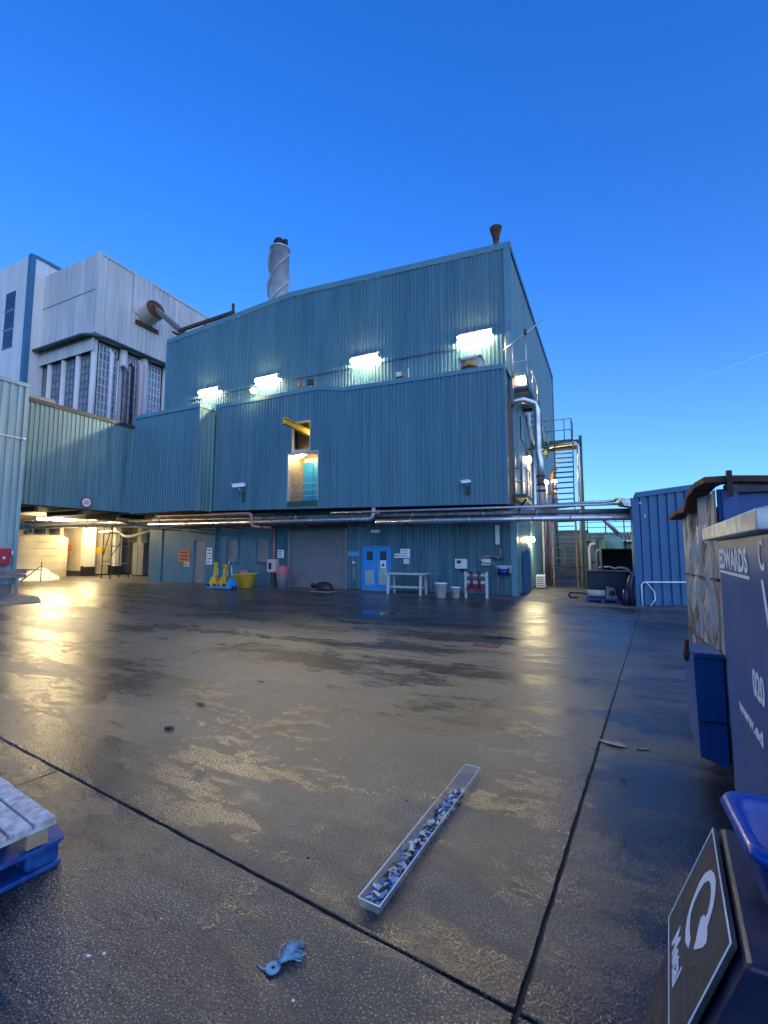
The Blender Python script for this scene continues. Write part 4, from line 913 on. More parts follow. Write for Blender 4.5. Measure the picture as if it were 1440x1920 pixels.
MB().tube([(x - .27, y - .08, .45), (x + .25, y - .08, .45)], .05, 8).build('manifold', darkred, t)
# control boxes, hose and reel
a, b = onY(854, 1066, -.1), onY(876, 1048, -.1)
t = thing('control_box', 'pale control box with small dark display on the ribbed wall', 'control box', (a.x, -.1, a.z))
MB().box(a.x, -.18, a.z, b.x, -.04, b.z).build('case', white, t, .01); box(a.x + .09, -.185, a.z + .22, b.x - .25, -.181, b.z - .06).build('display', darkgrey, t)
MB().tube([((a.x + b.x) / 2, -.08, b.z), ((a.x + b.x) / 2 - .05, -.06, 2.75)], .012, 5).build('cable', grey, t); MB().tube([(a.x + .2, -.12, a.z), (a.x + .22, -.14, a.z - .12), (a.x + .3, -.14, a.z - .14), (a.x + .33, -.12, a.z + .18)], .02, 5).build('cable_loop', dark, t)
a, b = onY(903, 1060, -.1), onY(920, 1044, -.1)
t = thing('control_box', 'plain white control box behind the coiled hose on the wall', 'control box', (a.x, -.1, a.z))
MB().box(a.x, -.14, a.z, b.x, -.04, b.z).build('case', white, t, .01)
MB().tube([((a.x) - .1, -.06, 2.95), (a.x - .05, -.06, 2.1), (a.x + .25, -.06, b.z)], .014, 5).build('cable', grey, t)
hx, hz = a.x + .35, a.z + .2
t = thing('coiled_hose', 'grey hose looped on a bracket and hanging to the ground by the valve rack', 'hose', (hx, -.2, 0))
loop = [(hx + .28 * math.cos(6.28 * i / 18) * 1.4, -.2 - .01 * i, hz + .05 + .16 * math.sin(6.28 * i / 18)) for i in range(16)]
MB().tube(loop + [(hx + .32, -.3, hz - .3), (hx + .36, -.3, .5), (hx + .3, -.32, .03)], .028, 7).build('hose_pipe', grey, t)
MB().bar((hx - .3, -.12, hz + .1), (hx + .6, -.12, hz + .1), .06).build('bracket', darkgrey, t)
MB().tube([(hx + .45, -.14, hz + .1), (hx + .45, -.14, 1.95)], .02, 6).build('supply_pipe', galv, t)
rx = onY(945, 1072, -.2)
t = thing('hose_reel', 'blue hose reel on the wall near the building corner', 'hose reel', tuple(rx))
MB().tube([rx + Vector((-.22, 0, 0)), rx + Vector((.2, 0, 0))], .12, 14).build('drum', plasticblue, t)
for s in (-.22, .2): MB().tube([rx + Vector((s - .015, 0, 0)), rx + Vector((s + .015, 0, 0))], .19, 16).build('reel_flange', navy, t)
MB().box(rx.x - .3, -.1, rx.z - .05, rx.x + .28, -.03, rx.z + .25).build('bracket', galv, t)
a = onY(932, 1000, -.1)
single('conduit_cover', box(a.x - .07, -.14, 2.1, a.x + .09, -.04, 2.9), white, 'white vertical trunking cover high on the ribbed wall', 'trunking', bevel=.01)
single('wall_notice', box(-.75, -.06, 1.5, -.62, -.048, 1.58), signwhite, 'tiny white label near the corner above the hose reel', 'notice')
# drain and puddles
dq = G(912, 1210)
t = thing('drain_grate', 'small iron drain grate set in the wet concrete', 'drain', tuple(dq))
MB().box(dq.x - .26, dq.y - .18, -.02, dq.x + .26, dq.y + .18, .004).build('frame', darkgrey, t)
for i in range(6): box(dq.x - .22 + i * .085, dq.y - .15, .004, dq.x - .18 + i * .085, dq.y + .15, .012).build('grate_bar', rust, t)
trailm = bpy.data.materials.new('trail_vapour'); _t, _p = nodes(trailm); _p.inputs['Base Color'].default_value = (.9, .9, .9, 1); _p.inputs['Roughness'].default_value = 1; _p.inputs['Alpha'].default_value = .07
# ================================================================== SIDE OF THE BUILDING: platforms, stairs, pipes
def railing(t, pts, h=1.05, m=galv, rails=(.5, 1.05), post_every=1.2, r=.022):
    pts = [Vector(p) for p in pts]
    for a, b in zip(pts, pts[1:]):
        for z in rails: MB().tube([a + Vector((0, 0, z)), b + Vector((0, 0, z))], r, 6).build('rail', m, t)
        n = max(1, round((b - a).length / post_every))
        for i in range(n + 1):
            if i == 0 and a is not pts[0]: continue
            p = a.lerp(b, i / n); MB().tube([p, p + Vector((0, 0, h))], r, 6).build('rail_post', m, t)
def flight(t, a, b, w, n, mt, ms, axis='y', rail=None):
    """stair flight from a (top) to b (bottom), each a point at the left edge; width w along x"""
    a, b = Vector(a), Vector(b)
    for i in range(n):
        p = a.lerp(b, (i + .5) / n); box(p.x, p.y - .11, p.z - .02, p.x + w, p.y + .11, p.z + .015).build('tread', mt, t)
    for dx in (-.02, w + .02): MB().bar(a + Vector((dx, 0, -.05)), b + Vector((dx, 0, -.05)), .03, .2).build('stringer', ms, t)
    if rail:
        for dx in rail:
            q0, q1 = a + Vector((dx, 0, 0)), b + Vector((dx, 0, 0))
            for z in (.5, .95): MB().tube([q0 + Vector((0, 0, z)), q1 + Vector((0, 0, z))], .022, 6).build('rail', ms, t)
            for i in range(4):
                p = q0.lerp(q1, i / 3); MB().tube([p, p + Vector((0, 0, .95))], .02, 6).build('rail_post', ms, t)
stairrust = mat('stair_steel', (0.20, 0.15, 0.11), .7, .2, c2=(.10, .06, .04), scale=5)
P1 = thing('upper_platform', 'high steel platform with railing around the top of the building corner', 'platform', (.4, .3, 8.7))
box(-.04 + .12, -.1, 8.66, .68, 2.9, 8.74).build('deck', galv, P1); MB().bar((.66, -.1, 8.66), (.72, 2.9, 8.66), .06, .2).build('edge_beam', greensteel, P1)
for y in (0, 1.4, 2.8): MB().bar((.1, y, 8.55), (.66, y, 8.55), .06, .14).build('joist', darkgrey, P1)
railing(P1, [(.1, -.06, 8.74), (.66, -.06, 8.74), (.72, 2.9, 8.74)], m=galv)
flight(P1, (.16, 3.0, 8.7), (.16, 4.7, 7.5), .52, 6, galv, greensteel, rail=(.54,))
MB().bar((.55, .9, 8.5), (.1, .6, 7.9), .05).build('brace', greensteel, P1)
P2 = thing('green_landing', 'green steel landing on a tall post with red and blue railing', 'platform', (1.2, 5, 7.3))
box(.12, 4.7, 7.32, 2.1, 6.0, 7.38).build('deck', greensteel, P2)
for y in (4.7, 6.0): MB().bar((.1, y, 7.22), (2.5, y, 7.22), .1, .2).build('edge_beam', greensteel, P2)
MB().bar((2.47, 4.9, 0.0), (2.47, 4.9, 7.55), .14).build('post', greensteel, P2)
for z in (.5, 1.05): 
    MB().tube([(.75, 4.72, 7.38 + z), (2.08, 4.72, 7.38 + z)], .022, 6).build('rail', pinkpipe if z > 1 else slate, P2); MB().tube([(2.08, 4.72, 7.38 + z), (2.1, 6.0, 7.38 + z)], .022, 6).build('rail', pinkpipe, P2)
for x in (.75, 1.75, 2.08): MB().tube([(x, 4.72, 7.38), (x, 4.72, 8.43)], .024, 6).build('rail_post', trimblue if x > 1 else galv, P2)
flight(P2, (1.32, 4.6, 7.2), (1.42, .9, 3.85), .78, 12, stairrust, stairrust, rail=(.82,))
# lower run of stairs
P3 = thing('brown_stairs', 'brown steel stair with landing rising behind the crossing pipes', 'stairs', (1.5, 7.5, 0))
flight(P3, (1.05, 6.3, 3.5), (1.05, 8.6, 1.0), 1.0, 11, stairrust, stairrust, rail=(0, 1.0))
box(.95, 5.2, 3.46, 2.15, 6.3, 3.52).build('landing', stairrust, P3)
box(.55, 7.2, .92, 2.25, 7.2 + 2.2, .98).build('deck', darkgrey, P3)
for x in (.6, 2.2):
    for y in (7.25, 9.3): MB().bar((x, y, 0), (x, y, .92), .07).build('leg', darkgrey, P3)
for i in range(3): box(.6, 6.3 + i * .28, .2 + i * .23, 1.5, 6.55 + i * .28, .235 + i * .23).build('tread', darkgrey, P3)
railing(P3, [(.6, 7.2, .98), (1.4, 7.2, .98)], m=timber, r=.03)
for x in (1.0, 2.1): MB().bar((x, 5.25, 0), (x, 5.25, 3.46), .08).build('leg', stairrust, P3)
P4_ = thing('lower_platform', 'low green platform with railing beside the brick end of the overhang', 'platform', (.4, .3, 3.9))
box(.08, -.6, 3.95, .55, 1.6, 4.1).build('deck', greensteel, P4_)
railing(P4_, [(.12, -.55, 4.1), (.53, -.55, 4.1), (.58, 1.6, 4.1)], m=galv)
MB().bar((.5, -.4, 3.9), (.1, .2, 3.5), .06).build('brace', darkgrey, P4_)
# doors and windows on the side wall
sx = lambda y: .075 + (y - .2) / 16.3 * SX
for (y0, y1, z0, z1, m, nm) in ((1.5, 2.5, 4.1, 6.1, white, 'side_door'), (3.0, 3.9, 4.1, 6.1, white, 'side_door'), (1.6, 2.4, 6.9, 8.0, clad_pale, 'side_panel'), (2.2, 3.1, 0, 2.0, shedblue, 'side_door')):
    MB().prism([(sx(y0), y0, z0), (sx(y1), y1, z0), (sx(y1), y1, z1), (sx(y0), y0, z1)], (.03, 0, 0)).build(nm, m, B)
for y0, y1, h in ((1.1, 1.5, 1.75), (1.6, 2.0, 1.8)):
    MB().prism([(.09, y0, 0.03), (.28, y0, .03), (.28, y1, .03), (.09, y1, .03)], (0, 0, h)).build('meter_cupboard', shedblue, B)
# side lamps
def side_lamp(name, p, size, label, m=None):
    t = thing(name, label, 'lamp', tuple(p), None); p = Vector(p)
    MB().box(p.x - .06, p.y - size[1] / 2 - .03, p.z + size[2] / 2, p.x + size[0] + .02, p.y + size[1] / 2 + .03, p.z + size[2] / 2 + .05).build('housing', galv, t)
    MB().box(p.x, p.y - size[1] / 2, p.z - size[2] / 2, p.x + size[0], p.y + size[1] / 2, p.z + size[2] / 2).build('diffuser', m or lampside, t, .03)
side_lamp('side_lamp', (.16, 2.2, 9.75), (.14, .9, .18), 'lit lamp behind the railing of the high corner platform')
side_lamp('side_lamp', (.16, 3.2, 6.2), (.14, .8, .18), 'lit lamp over the white side door below the green landing')
side_lamp('side_lamp', (.18, 3.4, 2.38), (.14, .3, .2), 'lit bulkhead lamp low on the side wall above the walkway', glow('lamp_low', (1, .82, .45), 110))
for i, (x, y, z) in enumerate(((.78, 5.2, 5.35), (1.16, 5.2, 5.35))):
    t = thing('globe_lamp', ('lit globe lamp nearer the side wall behind the silver duct', 'lit globe lamp on the red pipe beside the steep stairs')[i], 'lamp', (x, y, z - 1))
    MB().tube([(x, y, 3.5), (x, y, z - .1)], .05, 8).build('pole', galv if i == 0 else rust, t); MB().lathe([(0, -.12), (.1, -.08), (.13, 0), (.1, .08), (0, .12)], (x, y, z), 12).build('globe', lampside, t)
# silver ducts
pipe('silver_duct', [(-.2, -.35, 7.95), (.45, -.1, 8.1), (.85, .25, 8.0), (.95, .3, 7.7), (.95, .3, 5.9), (1.02, .3, 5.5), (1.02, .3, 4.6)], .14, silver, 'thick silver duct bending out of the overhang and down beside the platforms', n=16)
pipe('silver_duct', [(.80, -.1, 5.95), (.80, -.1, 3.7), (.86, -.1, 3.57), (1.1, -.3, 3.52), (2.5, -1.2, 3.53)], .085, silver, 'thinner silver pipe dropping beside the thick duct to the crossing pipes')
pipe('silver_duct', [(.5, 4.5, 6.95), (1.2, 4.5, 7.05), (2.25, 4.5, 7.12), (2.36, 4.5, 6.9), (2.36, 4.5, .1)], .075, silver, 'bright silver pipe under the green landing and down its post')
pipe('silver_duct', [(.25, 1.9, 8.0), (.3, 1.9, 8.1), (.42, 1.9, 8.05), (.42, 1.9, 7.6), (.45, 2.4, 7.1), (.6, 3.2, 6.7)], .07, white, 'white bent pipe on the side wall below the high platform')
pipe('red_pipe', [(1.28, 5.6, 6.1), (1.1, 5.6, 6.0), (1.06, 5.6, 5.7), (1.1, 5.6, 3.6)], .09, rust, 'rusty red pipe with a bent top beside the steep stairs')
pipe('valve_pipe', [(1.0, .3, 4.6), (1.02, .3, 4.2), (1.02, .3, 3.6)], .1, pinkbox, 'pale flanged pipe section under the thick silver duct')
for z in (4.9, 4.55, 4.3): MB().tube([(1.02, .3, z - .03), (1.02, .3, z + .03)], .19, 12).build('flange', rust, bpy.data.objects['valve_pipe'])
# scaffold pole with cross tube at the corner
t = thing('scaffold_davit', 'scaffold pole with a slanting cross tube above the high platform', 'scaffold', (.55, -.05, 8.7))
MB().tube([(.62, -.04, 8.74), (.62, -.04, 11.2)], .03, 7).build('upright', galv, t); MB().tube([(-.28, -.25, 10.3), (1.35, .1, 11.5)], .03, 7).build('cross_tube', galv, t)
MB().tube([(.62, -.09, 10.9), (.62, -.09, 11.1)], .06, 7).build('coupler', darkgrey, t)
for x in (-.18, .1): MB().tube([(x, -.16, 9.1), (x, -.16, 11.4 if x < 0 else 10.6)], .035, 7).build('upright', galv, t)
# ground items at the walkway
q = G(1014, 1104)
t = thing('air_unit', 'white air conditioning unit on the ground by the side wall', 'air unit', (q.x, q.y, 0))
MB().box(q.x - .2, q.y - .18, .06, q.x + .22, q.y + .2, .68).build('case', white, t, .03)
for i in range(5): box(q.x - .15, q.y - .186, .14 + i * .1, q.x + .17, q.y - .181, .19 + i * .1).build('grille_slat', grey, t)
box(q.x - .17, q.y - .15, .006, q.x + .2, q.y + .18, .06).build('feet', dark, t)
# blue water box with sheet on top
t = thing('blue_tank_box', 'dark blue open tank box with white sheet and hose on top', 'tank', (3.2, .5, 0))
MB().box(2.62, -.02, .006, 3.98, 1.2, 1.02).build('tank_shell', navy, t, .03)
for i in range(5): box(2.75 + i * .25, -.05, .1, 2.82 + i * .25, -.021, .92).build('rib', navy, t)
MB().box(2.58, -.07, 1.022, 4.02, 1.24, 1.07).build('rim', darkgrey, t)
sh = MB(); R3 = random.Random(2)
N = 7; sh.add([(2.98 + .62 * i / N, .0 + .6 * j / N, 1.09 + R3.uniform(0, .10) + .08 * math.sin(3.1 * i / N)) for i in range(N + 1) for j in range(N + 1)], [(i * 8 + j, i * 8 + j + 1, i * 8 + 9 + j, i * 8 + 8 + j) for i in range(N) for j in range(N)])
single('white_sheet', sh, white, 'crumpled white sheet on top of the dark blue tank box', 'sheet')
single('yellow_hose', MB().tube([(3.55, .1, 1.15), (3.75, .05, 1.22), (3.98, .05, 1.17), (4.2, .1, .9), (4.35, .2, .55), (4.45, .3, .4)], .04, 8), cream, 'pale yellow hose bending off the end of the tank box', 'hose')
# pump on blue pallet
t = thing('blue_pallet', 'small blue pallet under the pump by the tank box', 'pallet', (3.0, -.85, 0))
for i in range(5): box(2.55, -1.2 + i * .17, .1, 3.65, -1.08 + i * .17, .125).build('deck_board', palletblue, t)
for x in (2.55, 3.05, 3.53): box(x, -1.2, .006, x + .12, -.4, .1).build('bearer', palletblue, t)
t = thing('pump_unit', 'grey blue pump with white cylinder lying on the small blue pallet', 'pump', (3.1, -.8, .125))
MB().tube([(2.62, -.85, .30), (3.2, -.85, .30)], .12, 16).build('cylinder', cream, t)
MB().hexa([(3.2, -1.05, .127), (3.6, -1.05, .127), (3.6, -.6, .127), (3.2, -.6, .127), (3.25, -1.0, .55), (3.5, -1.0, .5), (3.5, -.65, .5), (3.25, -.65, .55)]).build('pump_housing', slate, t, .03)
MB().tube([(3.42, -1.07, .34), (3.42, -1.1, .34)], .1, 14).build('inlet', dark, t)
MB().tube([(2.62, -.85, .28), (2.35, -.9, .3), (2.2, -1.0, .3), (2.05, -1.05, .32), (2.0, -1.05, .2), (2.05, -1.0, .13), (2.3, -.9, .13)], .03, 7).build('hose_tail', dark, t)
# dark open container behind
t = thing('dark_container', 'dark open fronted steel container behind the tank box', 'container', (3.9, 4.4, 0))
MB().box(3.15, 4.2, .02, 3.2, 5.4, 1.95).box(4.65, 4.2, .02, 4.7, 5.4, 1.95).box(3.2, 4.2, 1.9, 4.65, 5.4, 1.95).box(3.2, 5.35, .02, 4.65, 5.4, 1.9).box(3.2, 4.2, .02, 4.65, 5.35, .06).build('shell', dark, t)
for x in (3.16, 4.69): MB().bar((x, 4.17, .006), (x, 4.17, 1.98), .07).build('corner_post', timber, t)
# green tanks and back building
t = thing('green_vessel', 'pale green process vessel behind the dark container', 'tank', (3.7, 8.5, 0))
MB().lathe([(0, 2.75), (.35, 2.7), (.68, 2.5), (.72, 2.3), (.72, .5), (.5, .2), (.3, .006)][::-1], (3.6, 8.5, 0), 22).build('shell', tankgreen, t)
for a in (0.4, 2.5, 4.6): MB().bar((3.6 + .6 * math.cos(a), 8.5 + .6 * math.sin(a), .006), (3.6 + .6 * math.cos(a), 8.5 + .6 * math.sin(a), 1.0), .1).build('leg', greensteel, t)
t = thing('pipe_manifold', 'cluster of white and green pipes beside the tall post', 'pipes', (2.8, 7, 0))
for i, (x, y, z, m) in enumerate(((2.65, 6.5, 2.2, white), (2.95, 6.8, 1.9, galv), (3.05, 7.2, 2.5, greensteel), (2.75, 7.6, 2.6, slate))):
    MB().tube([(x, y, .006), (x, y, z - .15), (x + .08, y, z), (x + .3, y, z + .02)], .06, 8).build('pipe', m, t)
MB().tube([(2.6, 6.9, 1.4), (2.9, 6.9, 1.2), (3.2, 7.0, 1.3)], .05, 7).build('pipe', darkgrey, t)
BK = thing('back_shed', 'low shed with corrugated sheet roof and green walls behind the vessels', 'building', (5, 13, 0))
box(2.5, 12.2, 0, 11, 17, 2.45).build('wall', concwall, BK)
box(-1.0, 18.2, 0, 2.5, 24, 3.3).build('wall', concwall, BK)
box(-1.0, 18.1, 3.3, 2.5, 24, 3.45).build('roof', grey, BK)
for x in (2.6, 4.6, 6.6): MB().bar((x, 12.1, 0), (x, 12.1, 2.5), .12).build('post', greensteel, BK)
m = MB(); n = 90; vs = []
for i in range(n + 1):
    x = 2.3 + i * .1; dz = .03 * math.cos(i * math.pi)
    vs += [(x, 11.6, 2.48 + dz), (x, 14.5, 3.1 + dz)]
m.add(vs, [(2 * i, 2 * i + 2, 2 * i + 3, 2 * i + 1) for i in range(n)]); m.build('roof_sheet', mat('roofsheet', (.36, .29, .22), .8, c2=(.22, .16, .11), scale=2), BK)
box(2.4, 11.95, 2.35, 11, 12.05, 2.45).build('eaves_beam', greensteel, BK)
FR = thing('roof_railing', 'dark red and blue guard railing on the roof of the low shed', 'railing', (5, 14, 3))
for z in (.35, .7, 1.05): MB().tube([(2.4, 14.4, 3.1 + z), (11, 14.4, 3.1 + z)], .022, 5).build('rail', slate, FR)
for i in range(8): MB().tube([(2.5 + i * 1.1, 14.4, 3.08), (2.5 + i * 1.1, 14.4, 4.15)], .035, 6).build('rail_post', darkred, FR)
pipe('roof_pipe', [(3.1, 12.5, 4.3), (4.3, 13.2, 2.95)], .13, silver, 'slanting silver pipe above the corrugated sheet roof')
# right blue shed
c0 = Vector((4.2, -1.8, 0)); dx = Vector((math.cos(.40), math.sin(.40), 0)); dy = Vector((-dx.y, dx.x, 0))
HS = thing('blue_shed', 'dark blue ribbed shed with a sloping roof where the crossing pipes end', 'building', tuple(c0))
e = c0 + dx * 2.3
corr((c0.x, c0.y), (e.x, e.y), .05, lin([(0, 3.72), (2.3, 4.05)]), pitch=.30, depth=.05, out=(dx.y, -dx.x)).build('shed_cladding', shedblue, HS)
MB().prism([c0 + dy * .06 + Vector((0, 0, 0)), e + dy * .06, e + dy * .06 + Vector((0, 0, 4.02)), c0 + dy * .06 + Vector((0, 0, 3.7))], Vector((.9, 3.9, 0))).build('shed_core', shedblue, HS)
MB().prism([c0 - dy * .12 - dx * .05 + Vector((0, 0, 3.6)), e - dy * .12 + Vector((0, 0, 3.93)), e - dy * .12 + Vector((0, 0, 4.10)), c0 - dy * .12 - dx * .05 + Vector((0, 0, 3.77))], Vector((.95, 4.2, 0))).build('roof', shedblue, HS)
MB().hexa([tuple(c0 - dx * .12 - dy * .03), tuple(c0 + dx * .1 - dy * .065), tuple(c0 + dx * .1 + dy * .1), tuple(c0 - dx * .12 + dy * .1)] + [tuple(p + Vector((0, 0, 3.6))) for p in (c0 - dx * .12 - dy * .03, c0 + dx * .1 - dy * .065, c0 + dx * .1 + dy * .1, c0 - dx * .12 + dy * .1)]).build('corner_flashing', shedblue, HS)
MB().hexa([tuple(c0 - dx * .35 + Vector((0, 0, 3.35))), tuple(c0 + Vector((0, 0, 3.3))), tuple(c0 + dy * .4 + Vector((0, 0, 3.3))), tuple(c0 - dx * .35 + dy * .4 + Vector((0, 0, 3.35)))] + [tuple(c0 - dx * .5 + Vector((0, 0, 3.62))), tuple(c0 + Vector((0, 0, 3.55))), tuple(c0 + dy * .4 + Vector((0, 0, 3.55))), tuple(c0 - dx * .5 + dy * .4 + Vector((0, 0, 3.62)))]).build('gutter_end', galv, HS)
o = c0 - dy * .1
single('white_conduit', MB().tube([o + dx * .03 + Vector((0, 0, .02)), o + dx * .03 + Vector((0, 0, .72)), o + dx * .12 + Vector((0, 0, .8)), o + dx * 1.6 + Vector((0, 0, .8))], .025, 7).tube([o + dx * .2 + Vector((0, 0, .78)), o + dx * .42 - dy * .02 + Vector((0, 0, .5)), o + dx * .42 - dy * .05 + Vector((0, 0, .25)), o + dx * .25 - dy * .08 + Vector((0, 0, .03))], .018, 6), signwhite, 'thin white conduit with a drooping loop on the blue shed', 'conduit')
single('plant_clutter', MB().tube([c0 - dx * .25 + Vector((0, .1, .006)), c0 - dx * .3 + Vector((0, .1, .7)), c0 - dx * .2 + Vector((0, .1, 1.0))], .09, 8).tube([c0 - dx * .45 + Vector((0, .2, .006)), c0 - dx * .4 + Vector((0, .2, .55))], .11, 8), navy, 'dark upright hose ends beside the corner of the blue shed', 'hose')
# extra stacked steelwork on the side wall
P5_ = thing('middle_platform', 'middle steel platform with railing between the high and the low platform', 'platform', (.4, 3.6, 6.9))
box(.2, 2.9, 6.62, 1.0, 4.6, 6.7).build('deck', greensteel, P5_); railing(P5_, [(.95, 2.95, 6.7), (1.0, 4.55, 6.7)], m=galv)
for y in (3.0, 4.5): MB().bar((.98, y, 6.6), (.2, y, 5.9), .06).build('brace', greensteel, P5_)
P6_ = thing('walkway_railing', 'tubular railing along the pipe level beside the steep stairs', 'railing', (1.2, 3.4, 3.9))
box(.6, 2.2, 3.78, 1.35, 5.1, 3.86).build('deck', galv, P6_); railing(P6_, [(.65, 2.25, 3.86), (1.3, 2.25, 3.86), (1.32, 5.0, 3.86)], m=galv)
for i, (y, z) in enumerate(((6.2, 3.6), (7.6, 4.4), (9.2, 5.2))):
    pipe('wall_pipe', [(.45, y, .1), (.45, y, z), (.6, y + .2, z + .2), (.6, y + 1.2, z + .2)], .05 + .015 * i, (white, galv, pinkpipe)[i], ('short white', 'medium galvanised', 'tall faded red')[i] + ' bent pipe on the side wall behind the stairs')
single('vapour_trail', MB().tube([CAM + ray(1560, 612) * 1500, CAM + ray(1440, 660) * 1500, CAM + ray(1330, 703) * 1500, CAM + ray(1215, 752) * 1500], [5, 4, 3, 1.5], 8), trailm, 'faint thin white vapour trail low in the clear sky', 'vapour trail')
# puddles
pud = mat('puddle_water', (.01, .011, .013), .04, spec=.7)
for px, py, a_, b_ in ((690, 1149, 1.0, .28), (935, 1196, .4, .12)):
    c = G(px, py); n = 26; R4 = random.Random(px)
    MB().add([(c.x + a_ * math.cos(6.28319 * i / n) * R4.uniform(.7, 1.1), c.y + b_ * 1.6 * math.sin(6.28319 * i / n) * R4.uniform(.6, 1.1), .0045) for i in range(n)], [tuple(range(n))]).build('puddle', pud, sub)
# ================================================================== FOREGROUND
# waste container with a worn grey side
SK = thing('waste_container', 'tall blue waste container with worn grey rusty side and bent top rim', 'container', (4.8, -13.4, 0))
ca, cb = Vector((3.865, -14.42, 0)), Vector((3.935, -12.35, 0)); ZT = 2.3
wr = MB(); N, M = 40, 30; R5 = random.Random(11); vs = []
for i in range(N + 1):
    z = .07 + (ZT - .07) * i / N
    for j in range(M + 1):
        p = ca.lerp(cb, j / M)
        e_ = min(1, 4 * min(j, M - j) / M)
        dent = e_ * (.020 * math.sin(z * 6 + j * .7) + .016 * math.sin(z * 11 - j * .45) + R5.uniform(-.005, .005))
        vs.append((p.x - dent, p.y, z))
wr.add(vs, [(i * (M + 1) + j, i * (M + 1) + j + 1, (i + 1) * (M + 1) + j + 1, (i + 1) * (M + 1) + j) for i in range(N) for j in range(M)], True)
wr.build('worn_side', rustgrey, SK)
box(3.98, -14.38, .1, 6.6, -12.35, 2.2).build('body', skipblue, SK)
box(3.88, -14.44, .08, 6.6, -14.381, ZT).build('front_wall', skipblue, SK)
MB().bar((3.95, -14.47, .08), (3.95, -14.47, ZT - .02), .1, .05).build('corner_rib', skipblue, SK)
box(3.97, -12.36, .08, 6.6, -12.30, ZT).build('rear_wall', skipblue, SK)
for z in (.9, 1.55): MB().bar((ca.x - .005, ca.y + .05, z), (cb.x - .005, cb.y, z - .03), .02, .02).build('weld_seam', rust, SK)
pts = [(3.80, -12.28, 2.24), (3.80, -12.9, 2.27), (3.79, -13.4, 2.25), (3.77, -13.75, 2.36), (3.76, -14.2, 2.40), (3.775, -14.52, 2.40), (3.95, -14.56, 2.395), (4.3, -14.56, 2.37), (5.2, -14.56, 2.39), (6.6, -14.56, 2.41)]
rmn = MB()
for k, (a, b) in enumerate(zip(pts, pts[1:])):
    a, b = Vector(a), Vector(b); dn = Vector((0, 0, -.055)); inn = Vector((.16, .0, 0)) if k < 5 else Vector((.0, .16, 0))
    rmn.hexa([a + dn, b + dn, b + dn + inn, a + dn + inn, a, b, b + inn, a + inn])
rmn.build('rim', rust, SK, .008)
box(3.93, -14.5, 2.26, 6.6, -14.38, 2.335).build('rim_underside', navy, SK)
MB().bar((3.93, -14.58, 2.22), (3.93, -14.58, 2.43), .035, .03).build('rim_bracket', dark, SK)
for i, t_ in enumerate('SW'):
    text_mesh(t_, .24, signwhite, 'faded_lettering', SK, frame_matrix((3.832 - .034 * i * .3, -13.75 - i * .33, 1.86), (-.033, -1, 0), (0, 0, 1)), .001, .003, sx=.9)
text_mesh('C', .12, navy, 'faded_lettering', SK, frame_matrix((3.835, -14.3, .42), (0, 0, -1), (.0, -1, 0)), .001, .002)
px0, px1 = 3.655, 3.85
PK = MB().hexa([(px0, -14.40, .12), (px1, -14.40, .05), (px1, -13.98, .05), (px0, -13.98, .2), (px0 - .01, -14.40, .91), (px1, -14.40, .93), (px1, -13.98, .93), (px0 - .01, -13.98, .91)]).build('fork_pocket', skipblue, SK, .006)
box(px0 - .012, -14.42, .915, px1, -13.96, .955).build('pocket_cap', skipblue, PK, .005)
MB().box(px0 + .002, -14.412, .40, px1 - .004, -14.402, .41).build('weld_line', dark, PK)
MB().tube([(px0 - .03, -14.2, .84), (px0 - .02, -14.2, 1.02)], .018, 6).tube([(px0 - .05, -14.2, .90), (px0 + .02, -14.2, .90)], .03, 8).build('hinge_pin', rust, PK)
# second container with lettered side panel
q0 = Vector((3.745, -15.0, 0)); dv = Vector((-.085, -1, 0)).normalized(); nv = Vector((-dv.y * -1, dv.x * -1, 0)); nv = Vector((-1, .085, 0)).normalized()
ED = thing('lettered_container', 'blue front loading waste container with white lettering and steel top rail', 'container', (4.4, -15.7, 0))
def Q(s, n, z): return tuple(q0 + dv * s + nv * n + Vector((0, 0, z)))
MB().hexa([Q(0, -.03, .1), Q(1.75, -.03, .1), Q(1.75, -1.5, .1), Q(0, -1.5, .1), Q(0, -.03, 1.9), Q(1.75, -.03, 1.9), Q(1.75, -1.5, 1.9), Q(0, -1.5, 1.9)]).build('body', navy, ED)
MB().hexa([Q(.035, -.025, .1), Q(1.75, -.025, .1), Q(1.75, -.0, .1), Q(.035, -.0, .1), Q(.035, -.025, 1.87), Q(1.75, -.025, 1.87), Q(1.75, -.0, 1.87), Q(.035, -.0, 1.87)]).build('side_panel', panelblue, ED)
MB().hexa([Q(-.06, -.03, 1.865), Q(1.78, -.03, 1.865), Q(1.78, .085, 1.865), Q(-.06, .085, 1.865), Q(-.06, -.06, 1.985), Q(1.78, -.06, 1.985), Q(1.78, .085, 1.95), Q(-.06, .085, 1.95)]).build('top_rail', galv, ED, .006)
MB().hexa([Q(0, -.1, .0), Q(.12, -.1, 0), Q(.12, -.25, 0), Q(0, -.25, 0), Q(0, -.1, .1), Q(.12, -.1, .1), Q(.12, -.25, .1), Q(0, -.25, .1)]).build('foot', dark, ED)
def lett(body, s, z, size, sx=1.0, bold=.003, tilt=0.0, name='lettering'):
    return text_mesh(body, size, signwhite, name, ED, frame_matrix(Q(s, .003, z), tuple(dv + Vector((0, 0, tilt))), (-tilt * dv.x, -tilt * dv.y, 1)), .0008, bold, sx=sx)
lett('EDWARDS', .03, 1.675, .178, 1.18, .006)
MB().hexa([Q(.03, .002, 1.640), Q(1.06, .002, 1.640), Q(1.06, .004, 1.640), Q(.03, .004, 1.640), Q(.03, .002, 1.656), Q(1.06, .002, 1.656), Q(1.06, .004, 1.656), Q(.03, .004, 1.656)]).build('lettering_underline', signwhite, ED)
